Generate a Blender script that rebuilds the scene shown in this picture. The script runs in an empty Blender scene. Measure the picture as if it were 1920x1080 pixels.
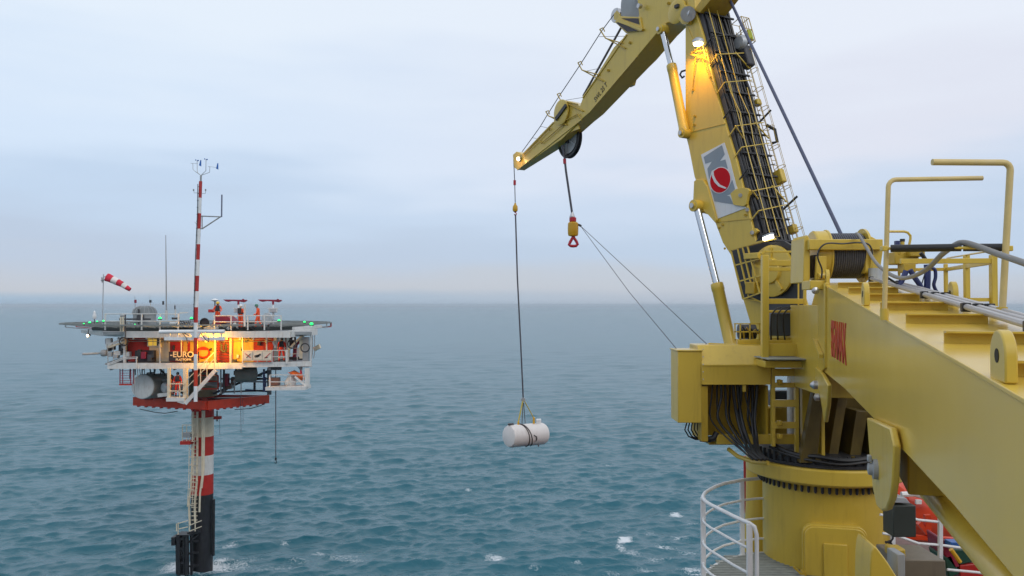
import bpy, bmesh, math, random
import numpy as np
from mathutils import Vector as V, Matrix
random.seed(7)
sc = bpy.context.scene
COL = sc.collection
R_ = math.radians

# ------------------------------------------------------------------ camera
F = 1500.0; HZ = 572.0; CAMZ = 20.0
CAM = V((0, 0, CAMZ))
PITCH = math.atan((HZ - 540) / F)
cd = bpy.data.cameras.new('camera'); cam = bpy.data.objects.new('camera', cd); COL.objects.link(cam)
cd.sensor_width = 36; cd.lens = 36 * F / 1920; cd.clip_start = 0.1; cd.clip_end = 90000
cam.location = CAM; cam.rotation_euler = (R_(90) + PITCH, 0, 0)
sc.camera = cam
FW = V((0, math.cos(PITCH), math.sin(PITCH))); UP = V((0, -math.sin(PITCH), math.cos(PITCH)))

HAZE = 0.00016
def srgb(r, g, b):
    f = lambda c: (c / 255 / 12.92) if c / 255 <= .04045 else ((c / 255 + .055) / 1.055) ** 2.4
    return (f(r), f(g), f(b), 1)

# ------------------------------------------------------------------ world, sun, exposure
SUN_EL, SUN_AZ = R_(38), R_(150)        # azimuth clockwise from +Y : behind the camera, to the right
w = bpy.data.worlds.new('World'); sc.world = w; w.use_nodes = True
nt = w.node_tree; nt.nodes.clear()
N = nt.nodes.new; L = nt.links.new
out = N('ShaderNodeOutputWorld')
sky = N('ShaderNodeTexSky'); sky.sky_type = 'NISHITA'; sky.sun_disc = False
sky.sun_elevation = SUN_EL; sky.sun_rotation = SUN_AZ; sky.dust_density = 2
b1 = N('ShaderNodeBackground'); b1.inputs[1].default_value = 0.08; L(sky.outputs[0], b1.inputs[0])
tc = N('ShaderNodeTexCoord'); sp = N('ShaderNodeSeparateXYZ'); L(tc.outputs['Generated'], sp.inputs[0])
# even overcast cloud sheet: colour by height above the horizon, soft cloud banks
mp = N('ShaderNodeMapping'); mp.inputs['Scale'].default_value = (2.2, 2.2, 12); L(tc.outputs['Generated'], mp.inputs[0])
no = N('ShaderNodeTexNoise'); no.inputs['Scale'].default_value = 1.0; no.inputs['Detail'].default_value = 3; L(mp.outputs[0], no.inputs[0])
ma = N('ShaderNodeMath'); ma.operation = 'MULTIPLY_ADD'; ma.inputs[1].default_value = .07; L(no.outputs[0], ma.inputs[0])
mb_ = N('ShaderNodeMath'); mb_.operation = 'SUBTRACT'; mb_.inputs[1].default_value = .035; L(sp.outputs[2], mb_.inputs[0])
# noise only bends the bands well above the horizon
mk = N('ShaderNodeMapRange'); mk.inputs[1].default_value = .0; mk.inputs[2].default_value = .12; L(sp.outputs[2], mk.inputs[0])
mm = N('ShaderNodeMath'); mm.operation = 'SUBTRACT'; mm.inputs[1].default_value = .5; L(no.outputs[0], mm.inputs[0])
m2 = N('ShaderNodeMath'); m2.operation = 'MULTIPLY'; L(mm.outputs[0], m2.inputs[0]); L(mk.outputs[0], m2.inputs[1])
m3 = N('ShaderNodeMath'); m3.operation = 'MULTIPLY_ADD'; m3.inputs[1].default_value = .28; L(m2.outputs[0], m3.inputs[0]); L(sp.outputs[2], m3.inputs[2])
def ramp(stops):
    r = N('ShaderNodeValToRGB'); r.color_ramp.interpolation = 'B_SPLINE' if len(stops) > 20 else 'EASE'
    e = r.color_ramp.elements
    while len(e) < len(stops): e.new(.5)
    for k, (p, c) in enumerate(stops):
        e[k].position = p; e[k].color = srgb(*c)
    L(m3.outputs[0], r.inputs[0]); return r
SKY_LEFT = [(0, (162, 186, 208)), (.008, (168, 190, 211)), (.016, (197, 203, 213)), (.06, (188, 203, 224)), (.12, (195, 214, 237)),
            (.2, (214, 230, 249)), (.32, (229, 240, 252)), (.6, (236, 243, 252)), (1, (232, 240, 250))]
SKY_RIGHT = [(0, (188, 196, 208)), (.008, (192, 198, 209)), (.02, (196, 204, 215)), (.06, (192, 210, 232)), (.13, (207, 220, 239)),
             (.2, (224, 228, 241)), (.32, (232, 238, 249)), (.6, (238, 244, 251)), (1, (232, 240, 250))]
rl = ramp(SKY_LEFT); rr = ramp(SKY_RIGHT)
az = N('ShaderNodeMapRange'); az.interpolation_type = 'SMOOTHSTEP'; az.inputs[1].default_value = -.5; az.inputs[2].default_value = .5; L(sp.outputs[0], az.inputs[0])
mx = N('ShaderNodeMix'); mx.data_type = 'RGBA'; L(az.outputs[0], mx.inputs[0]); L(rl.outputs[0], mx.inputs[6]); L(rr.outputs[0], mx.inputs[7])
b2 = N('ShaderNodeBackground'); b2.inputs[1].default_value = 1.06; L(mx.outputs[2], b2.inputs[0])
ms = N('ShaderNodeMixShader'); ms.inputs[0].default_value = .93
L(b1.outputs[0], ms.inputs[1]); L(b2.outputs[0], ms.inputs[2]); L(ms.outputs[0], out.inputs[0])
sl = bpy.data.lights.new('sun', 'SUN'); sl.energy = 0.8; sl.angle = R_(25); sl.color = (1, .95, .88)
so = bpy.data.objects.new('sun', sl); COL.objects.link(so)
sdir = V((math.sin(SUN_AZ) * math.cos(SUN_EL), math.cos(SUN_AZ) * math.cos(SUN_EL), math.sin(SUN_EL)))
so.location = (0, -20, 60); so.rotation_euler = (-sdir).to_track_quat('-Z', 'Y').to_euler()
sc.view_settings.view_transform = 'Standard'; sc.view_settings.look = 'None'
sc.view_settings.exposure = 0.0; sc.view_settings.gamma = 1.0; sc.view_settings.use_curve_mapping = False

# ------------------------------------------------------------------ pixel -> world helpers (for measuring real positions)
def ray(px, py): return V(((px - 960) / F, 0, 0)) + UP * ((540 - py) / F) + FW
def P(px, py, Y):
    d = ray(px, py); return CAM + d * (Y / d.y)
def PZ(px, py, z):
    d = ray(px, py); return CAM + d * ((z - CAMZ) / d.z)
def PP(px, py, pt, n):
    d = ray(px, py); return CAM + d * (n.dot(pt - CAM) / n.dot(d))

# ------------------------------------------------------------------ mesh builder
ORG = {}
class MB:
    def __init__(s): s.v = []; s.f = []
    def add(s, vs, fs):
        o = len(s.v); s.v += [V(a) for a in vs]; s.f += [tuple(i + o for i in f) for f in fs]; return s
    def obox(s, c, a, b, d):
        c, a, b, d = V(c), V(a), V(b), V(d)
        vs = [c + a * i + b * j + d * k for i in (-1, 1) for j in (-1, 1) for k in (-1, 1)]
        return s.add(vs, [(0, 1, 3, 2), (4, 6, 7, 5), (0, 4, 5, 1), (2, 3, 7, 6), (0, 2, 6, 4), (1, 5, 7, 3)])
    def box(s, c, size): return s.obox(c, (size[0] / 2, 0, 0), (0, size[1] / 2, 0), (0, 0, size[2] / 2))
    def bar(s, p0, p1, w, h, up=V((0, 0, 1))):
        p0, p1 = V(p0), V(p1); d = (p1 - p0); t = d.normalized()
        if abs(t.dot(up)) > .98: up = V((0, 1, 0))
        a = t.cross(up).normalized(); b = a.cross(t).normalized()
        return s.obox((p0 + p1) / 2, d / 2, a * w / 2, b * h / 2)
    def tube(s, pts, r, n=8, closed=False, cap=True):
        pts = [V(p) for p in pts]; m = len(pts)
        rs = r if isinstance(r, (list, tuple)) else [r] * m
        T = []
        for i in range(m):
            a = pts[i - 1] if (i > 0 or closed) else pts[i]; b = pts[(i + 1) % m] if (i < m - 1 or closed) else pts[i]
            T.append((b - a).normalized())
        up = V((0, 0, 1)) if abs(T[0].z) < .9 else V((0, 1, 0))
        nrm = T[0].cross(up).normalized(); vs = []
        for i in range(m):
            nrm = (nrm - T[i] * nrm.dot(T[i])).normalized(); bi = T[i].cross(nrm)
            for k in range(n):
                a = 2 * math.pi * k / n; vs.append(pts[i] + (nrm * math.cos(a) + bi * math.sin(a)) * rs[i])
        fs = []
        for i in range(m if closed else m - 1):
            j = (i + 1) % m
            for k in range(n):
                q = (k + 1) % n; fs.append((i * n + k, i * n + q, j * n + q, j * n + k))
        if cap and not closed:
            fs.append(tuple(range(n - 1, -1, -1))); fs.append(tuple((m - 1) * n + k for k in range(n)))
        return s.add(vs, fs)
    def cyl(s, p0, p1, r0, r1=None, n=16): return s.tube([p0, p1], [r0, r0 if r1 is None else r1], n)
    def lathe(s, o, ax, prof, n=32):
        # prof: list of (radius, height along ax)
        o, ax = V(o), V(ax).normalized()
        up = V((0, 0, 1)) if abs(ax.z) < .9 else V((1, 0, 0))
        a = ax.cross(up).normalized(); b = ax.cross(a); vs = []; m = len(prof)
        for r, h in prof:
            for k in range(n):
                t = 2 * math.pi * k / n; vs.append(o + ax * h + (a * math.cos(t) + b * math.sin(t)) * max(r, 1e-4))
        fs = [(i * n + k, i * n + (k + 1) % n, (i + 1) * n + (k + 1) % n, (i + 1) * n + k) for i in range(m - 1) for k in range(n)]
        fs.append(tuple(range(n - 1, -1, -1))); fs.append(tuple((m - 1) * n + k for k in range(n)))
        return s.add(vs, fs)
    def prism(s, pts, vec):
        pts = [V(p) for p in pts]; vec = V(vec); n = len(pts)
        fs = [tuple(range(n)), tuple(range(2 * n - 1, n - 1, -1))] + [(k, k + n, (k + 1) % n + n, (k + 1) % n) for k in range(n)]
        return s.add(pts + [p + vec for p in pts], fs)
    def ball(s, c, r, n=12, sc_=(1, 1, 1)):
        c = V(c); m = n // 2; vs = []; fs = []
        for i in range(m + 1):
            t = math.pi * i / m
            for k in range(n):
                a = 2 * math.pi * k / n
                vs.append(c + V((r * sc_[0] * math.sin(t) * math.cos(a), r * sc_[1] * math.sin(t) * math.sin(a), r * sc_[2] * math.cos(t))))
        for i in range(m):
            for k in range(n): fs.append((i * n + k, (i + 1) * n + k, (i + 1) * n + (k + 1) % n, i * n + (k + 1) % n))
        return s.add(vs, fs)
    def build(s, name, mat, parent=None, bevel=0, org=None, ang=35):
        me = bpy.data.meshes.new(name)
        if parent is not None: o3 = ORG[parent]
        elif org is not None: o3 = V(org)
        else:
            xs = [p.x for p in s.v]; ys = [p.y for p in s.v]; zs = [p.z for p in s.v]
            o3 = V(((min(xs) + max(xs)) / 2, (min(ys) + max(ys)) / 2, min(zs)))
        me.from_pydata([tuple(p - o3) for p in s.v], [], s.f)
        bm = bmesh.new(); bm.from_mesh(me); bmesh.ops.remove_doubles(bm, verts=bm.verts, dist=1e-5)
        bmesh.ops.recalc_face_normals(bm, faces=bm.faces); bm.to_mesh(me); bm.free()
        me.polygons.foreach_set('use_smooth', [True] * len(me.polygons))
        me.set_sharp_from_angle(angle=R_(ang))
        me.materials.append(mat)
        ob = bpy.data.objects.new(name, me); COL.objects.link(ob)
        if parent is not None: ob.parent = parent
        else: ob.location = o3
        ORG[ob] = o3
        if bevel:
            b = ob.modifiers.new('bevel', 'BEVEL'); b.width = bevel; b.segments = 2; b.limit_method = 'ANGLE'; b.angle_limit = R_(40)
        return ob

def tag(o, label, cat, group=None, kind=None):
    if label: o['label'] = label
    if cat: o['category'] = cat
    if group: o['group'] = group
    if kind: o['kind'] = kind
    return o
def thing(name, label, cat, loc, group=None):
    o = bpy.data.objects.new(name, None); COL.objects.link(o); o.location = V(loc); o.empty_display_size = .2
    ORG[o] = V(loc); return tag(o, label, cat, group)
def dup(root, delta, label=None, rotz=0):
    def rec(o, par):
        c = o.copy(); COL.objects.link(c)
        if par is not None: c.parent = par
        for ch in o.children: rec(ch, c)
        return c
    c = rec(root, None); c.location = root.location + V(delta); c.rotation_euler.z += rotz
    if label: c['label'] = label
    ORG[c] = V(c.location); return c
def text(body, name, mat, o, xdir, ydir, size, parent, extrude=.002, sx=1.0, align='LEFT', bold=0):
    cu = bpy.data.curves.new(name, 'FONT'); cu.body = body; cu.size = size; cu.extrude = extrude; cu.align_x = align; cu.align_y = 'CENTER'; cu.offset = bold
    cu.materials.append(mat)
    tmp = bpy.data.objects.new('tmp', cu); COL.objects.link(tmp)
    me = bpy.data.meshes.new_from_object(tmp.evaluated_get(bpy.context.evaluated_depsgraph_get())); bpy.data.objects.remove(tmp)
    if not me.materials: me.materials.append(mat)
    ob = bpy.data.objects.new(name, me); COL.objects.link(ob)
    x = V(xdir).normalized(); z = x.cross(V(ydir)).normalized(); y = z.cross(x)
    mtx = Matrix((x, y, z)).transposed().to_4x4() @ Matrix.Diagonal((sx, 1, 1, 1))
    mtx.translation = V(o) - ORG[parent]
    ob.parent = parent; ob.matrix_local = mtx; ORG[ob] = ORG[parent]; return ob

# ------------------------------------------------------------------ materials
def mat(name, col, rough=.5, metal=0, var=.12, scale=2.5, bump=.0, dirt=0, dirtcol=(.05, .035, .02), coat=0, emit=None, estr=0, streak=True, spec=.5, rv=.1):
    m = bpy.data.materials.new(name); m.use_nodes = True; t = m.node_tree; n = t.nodes; l = t.links
    p = n['Principled BSDF']; p.inputs['Roughness'].default_value = rough; p.inputs['Metallic'].default_value = metal
    p.inputs['Specular IOR Level'].default_value = spec
    if coat: p.inputs['Coat Weight'].default_value = coat; p.inputs['Coat Roughness'].default_value = .12
    if emit: p.inputs['Emission Color'].default_value = (*emit, 1); p.inputs['Emission Strength'].default_value = estr
    c = n.new('ShaderNodeTexCoord')
    n1 = n.new('ShaderNodeTexNoise'); n1.inputs['Scale'].default_value = scale; n1.inputs['Detail'].default_value = 5; l.new(c.outputs['Object'], n1.inputs[0])
    r1 = n.new('ShaderNodeMapRange'); r1.inputs[1].default_value = .3; r1.inputs[2].default_value = .7
    r1.inputs[3].default_value = 1 - var; r1.inputs[4].default_value = 1 + var; l.new(n1.outputs[0], r1.inputs[0])
    mu = n.new('ShaderNodeMix'); mu.data_type = 'RGBA'; mu.blend_type = 'MULTIPLY'; mu.inputs[0].default_value = 1
    mu.inputs[6].default_value = (*col, 1); l.new(r1.outputs[0], mu.inputs[7]); last = mu.outputs[2]
    if dirt:
        mpn = n.new('ShaderNodeMapping'); mpn.inputs['Scale'].default_value = (5, 5, .7) if streak else (2, 2, 2); l.new(c.outputs['Object'], mpn.inputs[0])
        n2 = n.new('ShaderNodeTexNoise'); n2.inputs['Scale'].default_value = 2.0; n2.inputs['Detail'].default_value = 8; n2.inputs['Roughness'].default_value = .65; l.new(mpn.outputs[0], n2.inputs[0])
        r2 = n.new('ShaderNodeMapRange'); r2.inputs[1].default_value = .52; r2.inputs[2].default_value = .8; r2.inputs[4].default_value = dirt; l.new(n2.outputs[0], r2.inputs[0])
        m2_ = n.new('ShaderNodeMix'); m2_.data_type = 'RGBA'; l.new(r2.outputs[0], m2_.inputs[0]); l.new(last, m2_.inputs[6]); m2_.inputs[7].default_value = (*dirtcol, 1); last = m2_.outputs[2]
    l.new(last, p.inputs['Base Color'])
    n3 = n.new('ShaderNodeTexNoise'); n3.inputs['Scale'].default_value = scale * 4; n3.inputs['Detail'].default_value = 4; l.new(c.outputs['Object'], n3.inputs[0])
    r3 = n.new('ShaderNodeMapRange'); r3.inputs[3].default_value = max(.03, rough - rv); r3.inputs[4].default_value = min(1, rough + rv * 1.2); l.new(n3.outputs[0], r3.inputs[0]); l.new(r3.outputs[0], p.inputs['Roughness'])
    if bump:
        bn = n.new('ShaderNodeBump'); bn.inputs['Strength'].default_value = .35; bn.inputs['Distance'].default_value = bump; l.new(n3.outputs[0], bn.inputs['Height']); l.new(bn.outputs[0], p.inputs['Normal'])
    return m
YEL = mat('yellow_paint', (.60, .42, .055), .36, var=.06, scale=1.1, dirt=.38, dirtcol=(.30, .17, .03), coat=.25)
YELG = mat('glossy_girder_paint', (.70, .48, .075), .25, var=.07, scale=.7, coat=.2, rv=.02)
YELD = mat('yellow_paint_worn', (.46, .30, .025), .45, var=.1, scale=3, dirt=.5, dirtcol=(.12, .07, .02))
ROD = mat('chrome_rod', (.50, .53, .58), .2, metal=1, var=.03)
PIN = mat('steel_pin', (.5, .5, .52), .35, metal=.8, dirt=.4)
BLK = mat('black_rubber', (.014, .014, .016), .42, var=.3)
BLKM = mat('black_steel', (.022, .022, .026), .5, var=.25, dirt=.2)
DGR = mat('dark_grey_panel', (.045, .045, .052), .5, var=.2, dirt=.3)
GREY = mat('grey_steel', (.30, .31, .32), .5, var=.12, dirt=.3, dirtcol=(.12, .09, .07))
LGR = mat('galvanised_steel', (.42, .44, .46), .45, metal=.3, var=.15, scale=6)
WHT = mat('white_paint', (.72, .73, .74), .38, var=.06, dirt=.35, dirtcol=(.30, .22, .15))
PIPEM = mat('grey_pipe', (.40, .39, .40), .32, var=.06, coat=.2)
HOOPM = mat('weathered_hoop_paint', (.60, .46, .19), .45, var=.12, scale=5, dirt=.5, dirtcol=(.5, .42, .36))
YELSHADE = mat('shade_dark_yellow', (.10, .068, .012), .4, var=.35, scale=3, dirt=.8, dirtcol=(.04, .03, .01))  # yellow paint darkened to carry the shade under the girder root
HOSE = mat('grey_hose', (.21, .205, .20), .55, var=.1)
BLUH = mat('blue_hose', (.02, .03, .12), .4, var=.2)
ROPE = mat('steel_rope', (.10, .10, .12), .5, metal=.4, var=.2, scale=30)
ROPEB = mat('blue_grey_rope', (.07, .08, .14), .5, var=.2, scale=30)
RED = mat('red_paint', (.40, .018, .014), .42, var=.1, dirt=.3)
REDO = mat('orange_red_paint', (.50, .036, .010), .6, var=.12, dirt=.35)
MAR = mat('maroon_paint', (.24, .010, .035), .45, var=.1)
ORG_ = mat('orange_gloss', (.60, .05, .012), .35, var=.08, coat=.3)
BLKP = mat('black_tar_paint', (.010, .010, .014), .5, var=.4, dirt=.7, dirtcol=(.04, .05, .035), bump=.02)
CREAM = mat('cream_paint', (.62, .55, .42), .5, var=.08, dirt=.4, dirtcol=(.3, .2, .1))
PYEL = mat('platform_yellow', (.66, .42, .07), .5, var=.08, dirt=.4, dirtcol=(.3, .16, .05))
PWH = mat('platform_white', (.60, .60, .59), .5, var=.08, dirt=.45, dirtcol=(.25, .15, .08))
PRED = mat('platform_red', (.40, .014, .007), .6, var=.1, dirt=.35, dirtcol=(.12, .02, .01))
HVIS = mat('hivis_orange', (.85, .09, .015), .7, var=.1, scale=8)
HVISR = mat('hivis_red_orange', (.75, .035, .012), .7, var=.1, scale=8)
SKIN = mat('skin', (.50, .30, .22), .55, var=.05)
BOOT = mat('black_boot', (.02, .02, .022), .6)
REFL = mat('reflective_tape', (.62, .62, .58), .4)
HELY = mat('yellow_helmet', (.75, .50, .04), .35); HELW = mat('white_helmet', (.75, .75, .76), .35); HELG = mat('green_helmet', (.03, .17, .11), .4)
VEST = mat('dark_vest', (.02, .022, .03), .7)
WSR = mat('windsock_red', (.62, .02, .05), .75, var=.1); WSW = mat('windsock_white', (.75, .70, .68), .75, var=.06)
BLUE = mat('blue_vane', (.02, .12, .42), .45)
LOGW = mat('logo_white', (.66, .68, .71), .45, var=.05, dirt=.25, dirtcol=(.4, .34, .22)); LOGG = mat('logo_grey', (.22, .27, .33), .5, var=.08, dirt=.25, dirtcol=(.35, .33, .28)); LOGR = mat('logo_red', (.52, .003, .012), .6, var=.03, spec=.15)
REDT = mat('red_lettering', (.46, .045, .012), .6, var=.25, scale=9, spec=.2, dirt=.5, dirtcol=(.5, .3, .1))
WTXT = mat('white_lettering', (.8, .78, .7), .5, var=.03)
DBR = mat('dark_brown_sign', (.03, .018, .022), .5)
BAGW = mat('white_woven_bag', (.58, .58, .57), .8, var=.12, scale=6, bump=.01)
TARP = mat('orange_tarp', (.70, .13, .02), .7, var=.15, scale=4)
BRN = mat('brown_deck_paint', (.16, .075, .055), .6, var=.15, dirt=.4, dirtcol=(.08, .05, .04))
GRN = mat('green_paint', (.008, .055, .035), .5, var=.15)
GLASS = mat('window_glass', (.05, .06, .06), .08, var=.1)
LGREEN = mat('green_lens', (.02, .5, .12), .3, emit=(.01, 1, .16), estr=2.2)
LWARM = mat('warm_lens', (.9, .8, .6), .3, emit=(1, .78, .45), estr=16)
LCOOL = mat('cool_tube', (.9, .9, .85), .3, emit=(1, .95, .8), estr=7)
LIME = mat('lime_sheet', (.35, .42, .02), .6)
AIRY = mat('hook_yellow', (.62, .34, .01), .4, var=.08); HRED = mat('hook_red', (.48, .012, .03), .4, var=.08)
GRATE = mat('grating', (.28, .30, .28), .6, var=.15, scale=8)
def add_light(name, loc, energy, col, size=.1, parent=None, spot=None, aim=None):
    ld = bpy.data.lights.new(name, 'SPOT' if spot else 'POINT'); ld.energy = energy; ld.color = col; ld.shadow_soft_size = size
    if spot: ld.spot_size = spot; ld.spot_blend = .6
    o = bpy.data.objects.new(name, ld); COL.objects.link(o)
    if parent is not None: o.parent = parent; o.location = V(loc) - ORG[parent]
    else: o.location = loc
    if aim is not None: o.rotation_euler = (V(aim) - V(loc)).to_track_quat('-Z', 'Y').to_euler()
    return o
# ------------------------------------------------------------------ sea : one sheet, real waves, to the horizon
def make_sea():
    rng = np.random.default_rng(11)
    th_f = np.linspace(R_(-40), R_(40), 900)
    th_c = np.linspace(R_(40), R_(320), 72)[1:-1]
    th = np.concatenate([th_f, th_c])
    dy = np.arange(430, 6, -.48)
    r = np.concatenate([np.geomspace(2, 36, 14), 20 * 800 / dy, np.geomspace(2800, 60000, 26)])
    r = np.unique(r); nr, nth = len(r), len(th)
    TH, RR = np.meshgrid(th, r)
    X0 = (RR * np.sin(TH)).astype(np.float32); Y0 = (RR * np.cos(TH)).astype(np.float32)
    spac = np.gradient(r)[:, None]; spac = np.maximum(spac, RR * .0016)
    spac = np.where(np.abs(np.where(TH > math.pi, TH - 2 * math.pi, TH)) > R_(40.2), 50, spac).astype(np.float32)
    NW = 120
    lam = np.exp(rng.uniform(math.log(.75), math.log(17), NW)); k = 2 * math.pi / lam
    # wind waves run towards the ship and a little to the right
    ang = R_(-76) + rng.normal(0, .50, NW)
    slope = np.sqrt(2 * .052 / NW) * np.where(lam < 1.2, 1.05, 1) * np.where((lam > 1.2) & (lam < 5), 1.25, 1) * np.where(lam > 4, .55, 1) * np.where(lam > 10, .6, 1)
    a = slope / k; ph = rng.uniform(0, 6.28, NW)
    Z = np.zeros_like(X0); DX = np.zeros_like(X0); DY = np.zeros_like(X0); J = np.zeros_like(X0); UN = np.zeros_like(X0)
    patch = (1 + .35 * np.sin(X0 * .021 + 1.3 * np.sin(Y0 * .013)) * np.sin(Y0 * .017 + 1.1)).astype(np.float32)
    for i in range(NW):
        att = np.clip((lam[i] / spac - 1.6) / 1.6, 0, 1).astype(np.float32)
        cx, cy = math.cos(ang[i]), math.sin(ang[i])
        phs = np.float32(k[i]) * (X0 * np.float32(cx) + Y0 * np.float32(cy)) + np.float32(ph[i])
        s_, c_ = np.sin(phs), np.cos(phs); am = np.float32(a[i]) * att * (patch if lam[i] < 5 else 1)
        Z += am * c_; DX -= am * cx * s_ * .9; DY -= am * cy * s_ * .9; J += am * np.float32(k[i]) * c_
        UN += np.float32(slope[i] ** 2 / 2) * (1 - att)
    X = X0 + DX; Y = Y0 + DY
    # flatten smoothly where the resolved mesh ends
    # whitecaps: where the crests pinch, plus the broken water round the column and along the hull
    FO = np.clip((J - .88) / .2, 0, 1) * .72 * (RR < 300)
    def spot(px, py, rx, ry, amt, rot=0):
        nonlocal FO
        c = PZ(px, py, 0); dx = X0 - c.x; dyy = Y0 - c.y
        ca, sa = math.cos(rot), math.sin(rot)
        q = ((dx * ca + dyy * sa) / rx) ** 2 + ((-dx * sa + dyy * ca) / ry) ** 2
        FO = np.maximum(FO, (amt + .07) * np.exp(-q))
    for a_ in [(1172, 1015, 1.0, 2.2, 1.0, -.35), (1165, 1030, .8, 1.4, .8, .3), (1268, 965, 1.2, 1.0, .9), (1250, 1028, 2.2, 1.3, .72), (1220, 1000, 1.6, 1.6, .62),
               (928, 1043, 1.5, 1.4, .8), (1300, 1068, 2.4, 1.6, .75), (1210, 1070, 1.8, 1.2, .68), (1290, 1035, 1.6, 1.2, .66), (1085, 1062, .9, .7, .7), (878, 922, .9, .8, .75),
               (345, 1062, 2.6, 2.6, .95), (440, 1060, 3.0, 2.6, .72), (520, 1065, 4, 2, .66), (660, 1052, 2.4, 1.4, .66), (560, 1050, 2, 1.2, .64), (1185, 1040, 1.6, 2.4, .7), (1235, 1050, 2.6, 1.4, .68), (1275, 1010, 2.2, 1.4, .66), (1300, 985, 1.6, 1.2, .66), (1150, 1075, 1.6, 1, .66), (1000, 1070, 1.2, .8, .64), (395, 1062, 3.2, 1.6, .9), (360, 1070, 3.5, 1.5, .85), (415, 1052, 1.5, 2.2, .85), (430, 1025, 1.0, 2.0, .75), (372, 1075, 2.4, 1.2, .62), (470, 1045, 2.0, 2.0, .62), (640, 1040, 3, 2.2, .66), (600, 1035, 1.5, 1.0, .7),
               (535, 1020, .9, .8, .7), (730, 940, 1.0, .8, .62), (690, 925, 1, .8, .6), (1140, 872, .7, .9, .7)]:
        spot(*a_)
    me = bpy.data.meshes.new('sea')
    co = np.stack([X, Y, Z], -1).reshape(-1, 3)
    co = np.concatenate([co, np.zeros((1, 3), co.dtype)])
    idx = np.arange(nr * nth).reshape(nr, nth); nx = np.roll(idx, -1, 1)
    quads = np.stack([idx[:-1], nx[:-1], nx[1:], idx[1:]], -1).reshape(-1, 4)
    cidx = nr * nth
    tris = np.stack([np.full(nth, cidx), nx[0], idx[0]], -1)
    nq, ntr = len(quads), len(tris)
    me.vertices.add(len(co)); me.vertices.foreach_set('co', co.astype(np.float32).ravel())
    loops = np.concatenate([quads[:, ::-1].ravel(), tris.ravel()])
    me.loops.add(len(loops)); me.loops.foreach_set('vertex_index', loops.astype(np.int32))
    me.polygons.add(nq + ntr)
    ls = np.concatenate([np.arange(nq) * 4, nq * 4 + np.arange(ntr) * 3]); me.polygons.foreach_set('loop_start', ls.astype(np.int32))
    me.update(calc_edges=True); me.validate()
    me.polygons.foreach_set('use_smooth', [True] * len(me.polygons))
    at = me.attributes.new('ripple', 'FLOAT', 'POINT')
    rough = np.minimum((2 * (.0013 + UN)) ** .25, .27)
    at.data.foreach_set('value', np.append(rough.ravel(), .3).astype(np.float32))
    af = me.attributes.new('foam', 'FLOAT', 'POINT'); af.data.foreach_set('value', np.append(FO.ravel(), 0).astype(np.float32))
    m = bpy.data.materials.new('sea_water'); m.use_nodes = True; t = m.node_tree; n = t.nodes; l = t.links
    p = n['Principled BSDF']; p.inputs['Base Color'].default_value = (.012, .062, .078, 1); p.inputs['IOR'].default_value = 1.333
    ar = n.new('ShaderNodeAttribute'); ar.attribute_name = 'ripple'
    aF = n.new('ShaderNodeAttribute'); aF.attribute_name = 'foam'
    tcn = n.new('ShaderNodeTexCoord')
    fn = n.new('ShaderNodeTexNoise'); fn.inputs['Scale'].default_value = 2.6; fn.inputs['Detail'].default_value = 9; fn.inputs['Roughness'].default_value = .78; fn.inputs['Distortion'].default_value = 1.8
    l.new(tcn.outputs['Object'], fn.inputs[0])
    sm = n.new('ShaderNodeMath'); sm.operation = 'MULTIPLY_ADD'; sm.inputs[1].default_value = .62; l.new(aF.outputs['Fac'], sm.inputs[0]); l.new(fn.outputs[0], sm.inputs[2])
    fr = n.new('ShaderNodeMapRange'); fr.interpolation_type = 'SMOOTHSTEP'; fr.inputs[1].default_value = .90; fr.inputs[2].default_value = 1.10; l.new(sm.outputs[0], fr.inputs[0])
    mf = n.new('ShaderNodeMix'); mf.data_type = 'RGBA'; l.new(fr.outputs[0], mf.inputs[0]); mf.inputs[7].default_value = (.62, .66, .70, 1)
    cn = n.new('ShaderNodeTexNoise'); cn.inputs['Scale'].default_value = .03; cn.inputs['Detail'].default_value = 3; l.new(tcn.outputs['Object'], cn.inputs[0])
    mc = n.new('ShaderNodeMix'); mc.data_type = 'RGBA'; l.new(cn.outputs[0], mc.inputs[0]); mc.inputs[6].default_value = (.012, .096, .134, 1); mc.inputs[7].default_value = (.022, .124, .168, 1)
    l.new(mc.outputs[2], mf.inputs[6]); l.new(mf.outputs[2], p.inputs['Base Color'])
    mr = n.new('ShaderNodeMix'); mr.data_type = 'FLOAT'; l.new(fr.outputs[0], mr.inputs[0]); l.new(ar.outputs['Fac'], mr.inputs[2]); mr.inputs[3].default_value = .8; l.new(mr.outputs[0], p.inputs['Roughness'])
    rn = n.new('ShaderNodeTexNoise'); rn.inputs['Scale'].default_value = 2.6; rn.inputs['Detail'].default_value = 5; l.new(tcn.outputs['Object'], rn.inputs[0])
    bp = n.new('ShaderNodeBump'); bp.inputs['Strength'].default_value = .6; bp.inputs['Distance'].default_value = .14; l.new(rn.outputs[0], bp.inputs['Height']); l.new(bp.outputs[0], p.inputs['Normal'])
    me.materials.append(m)
    o = bpy.data.objects.new('sea', me); COL.objects.link(o); o['kind'] = 'structure'
make_sea()
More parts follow.
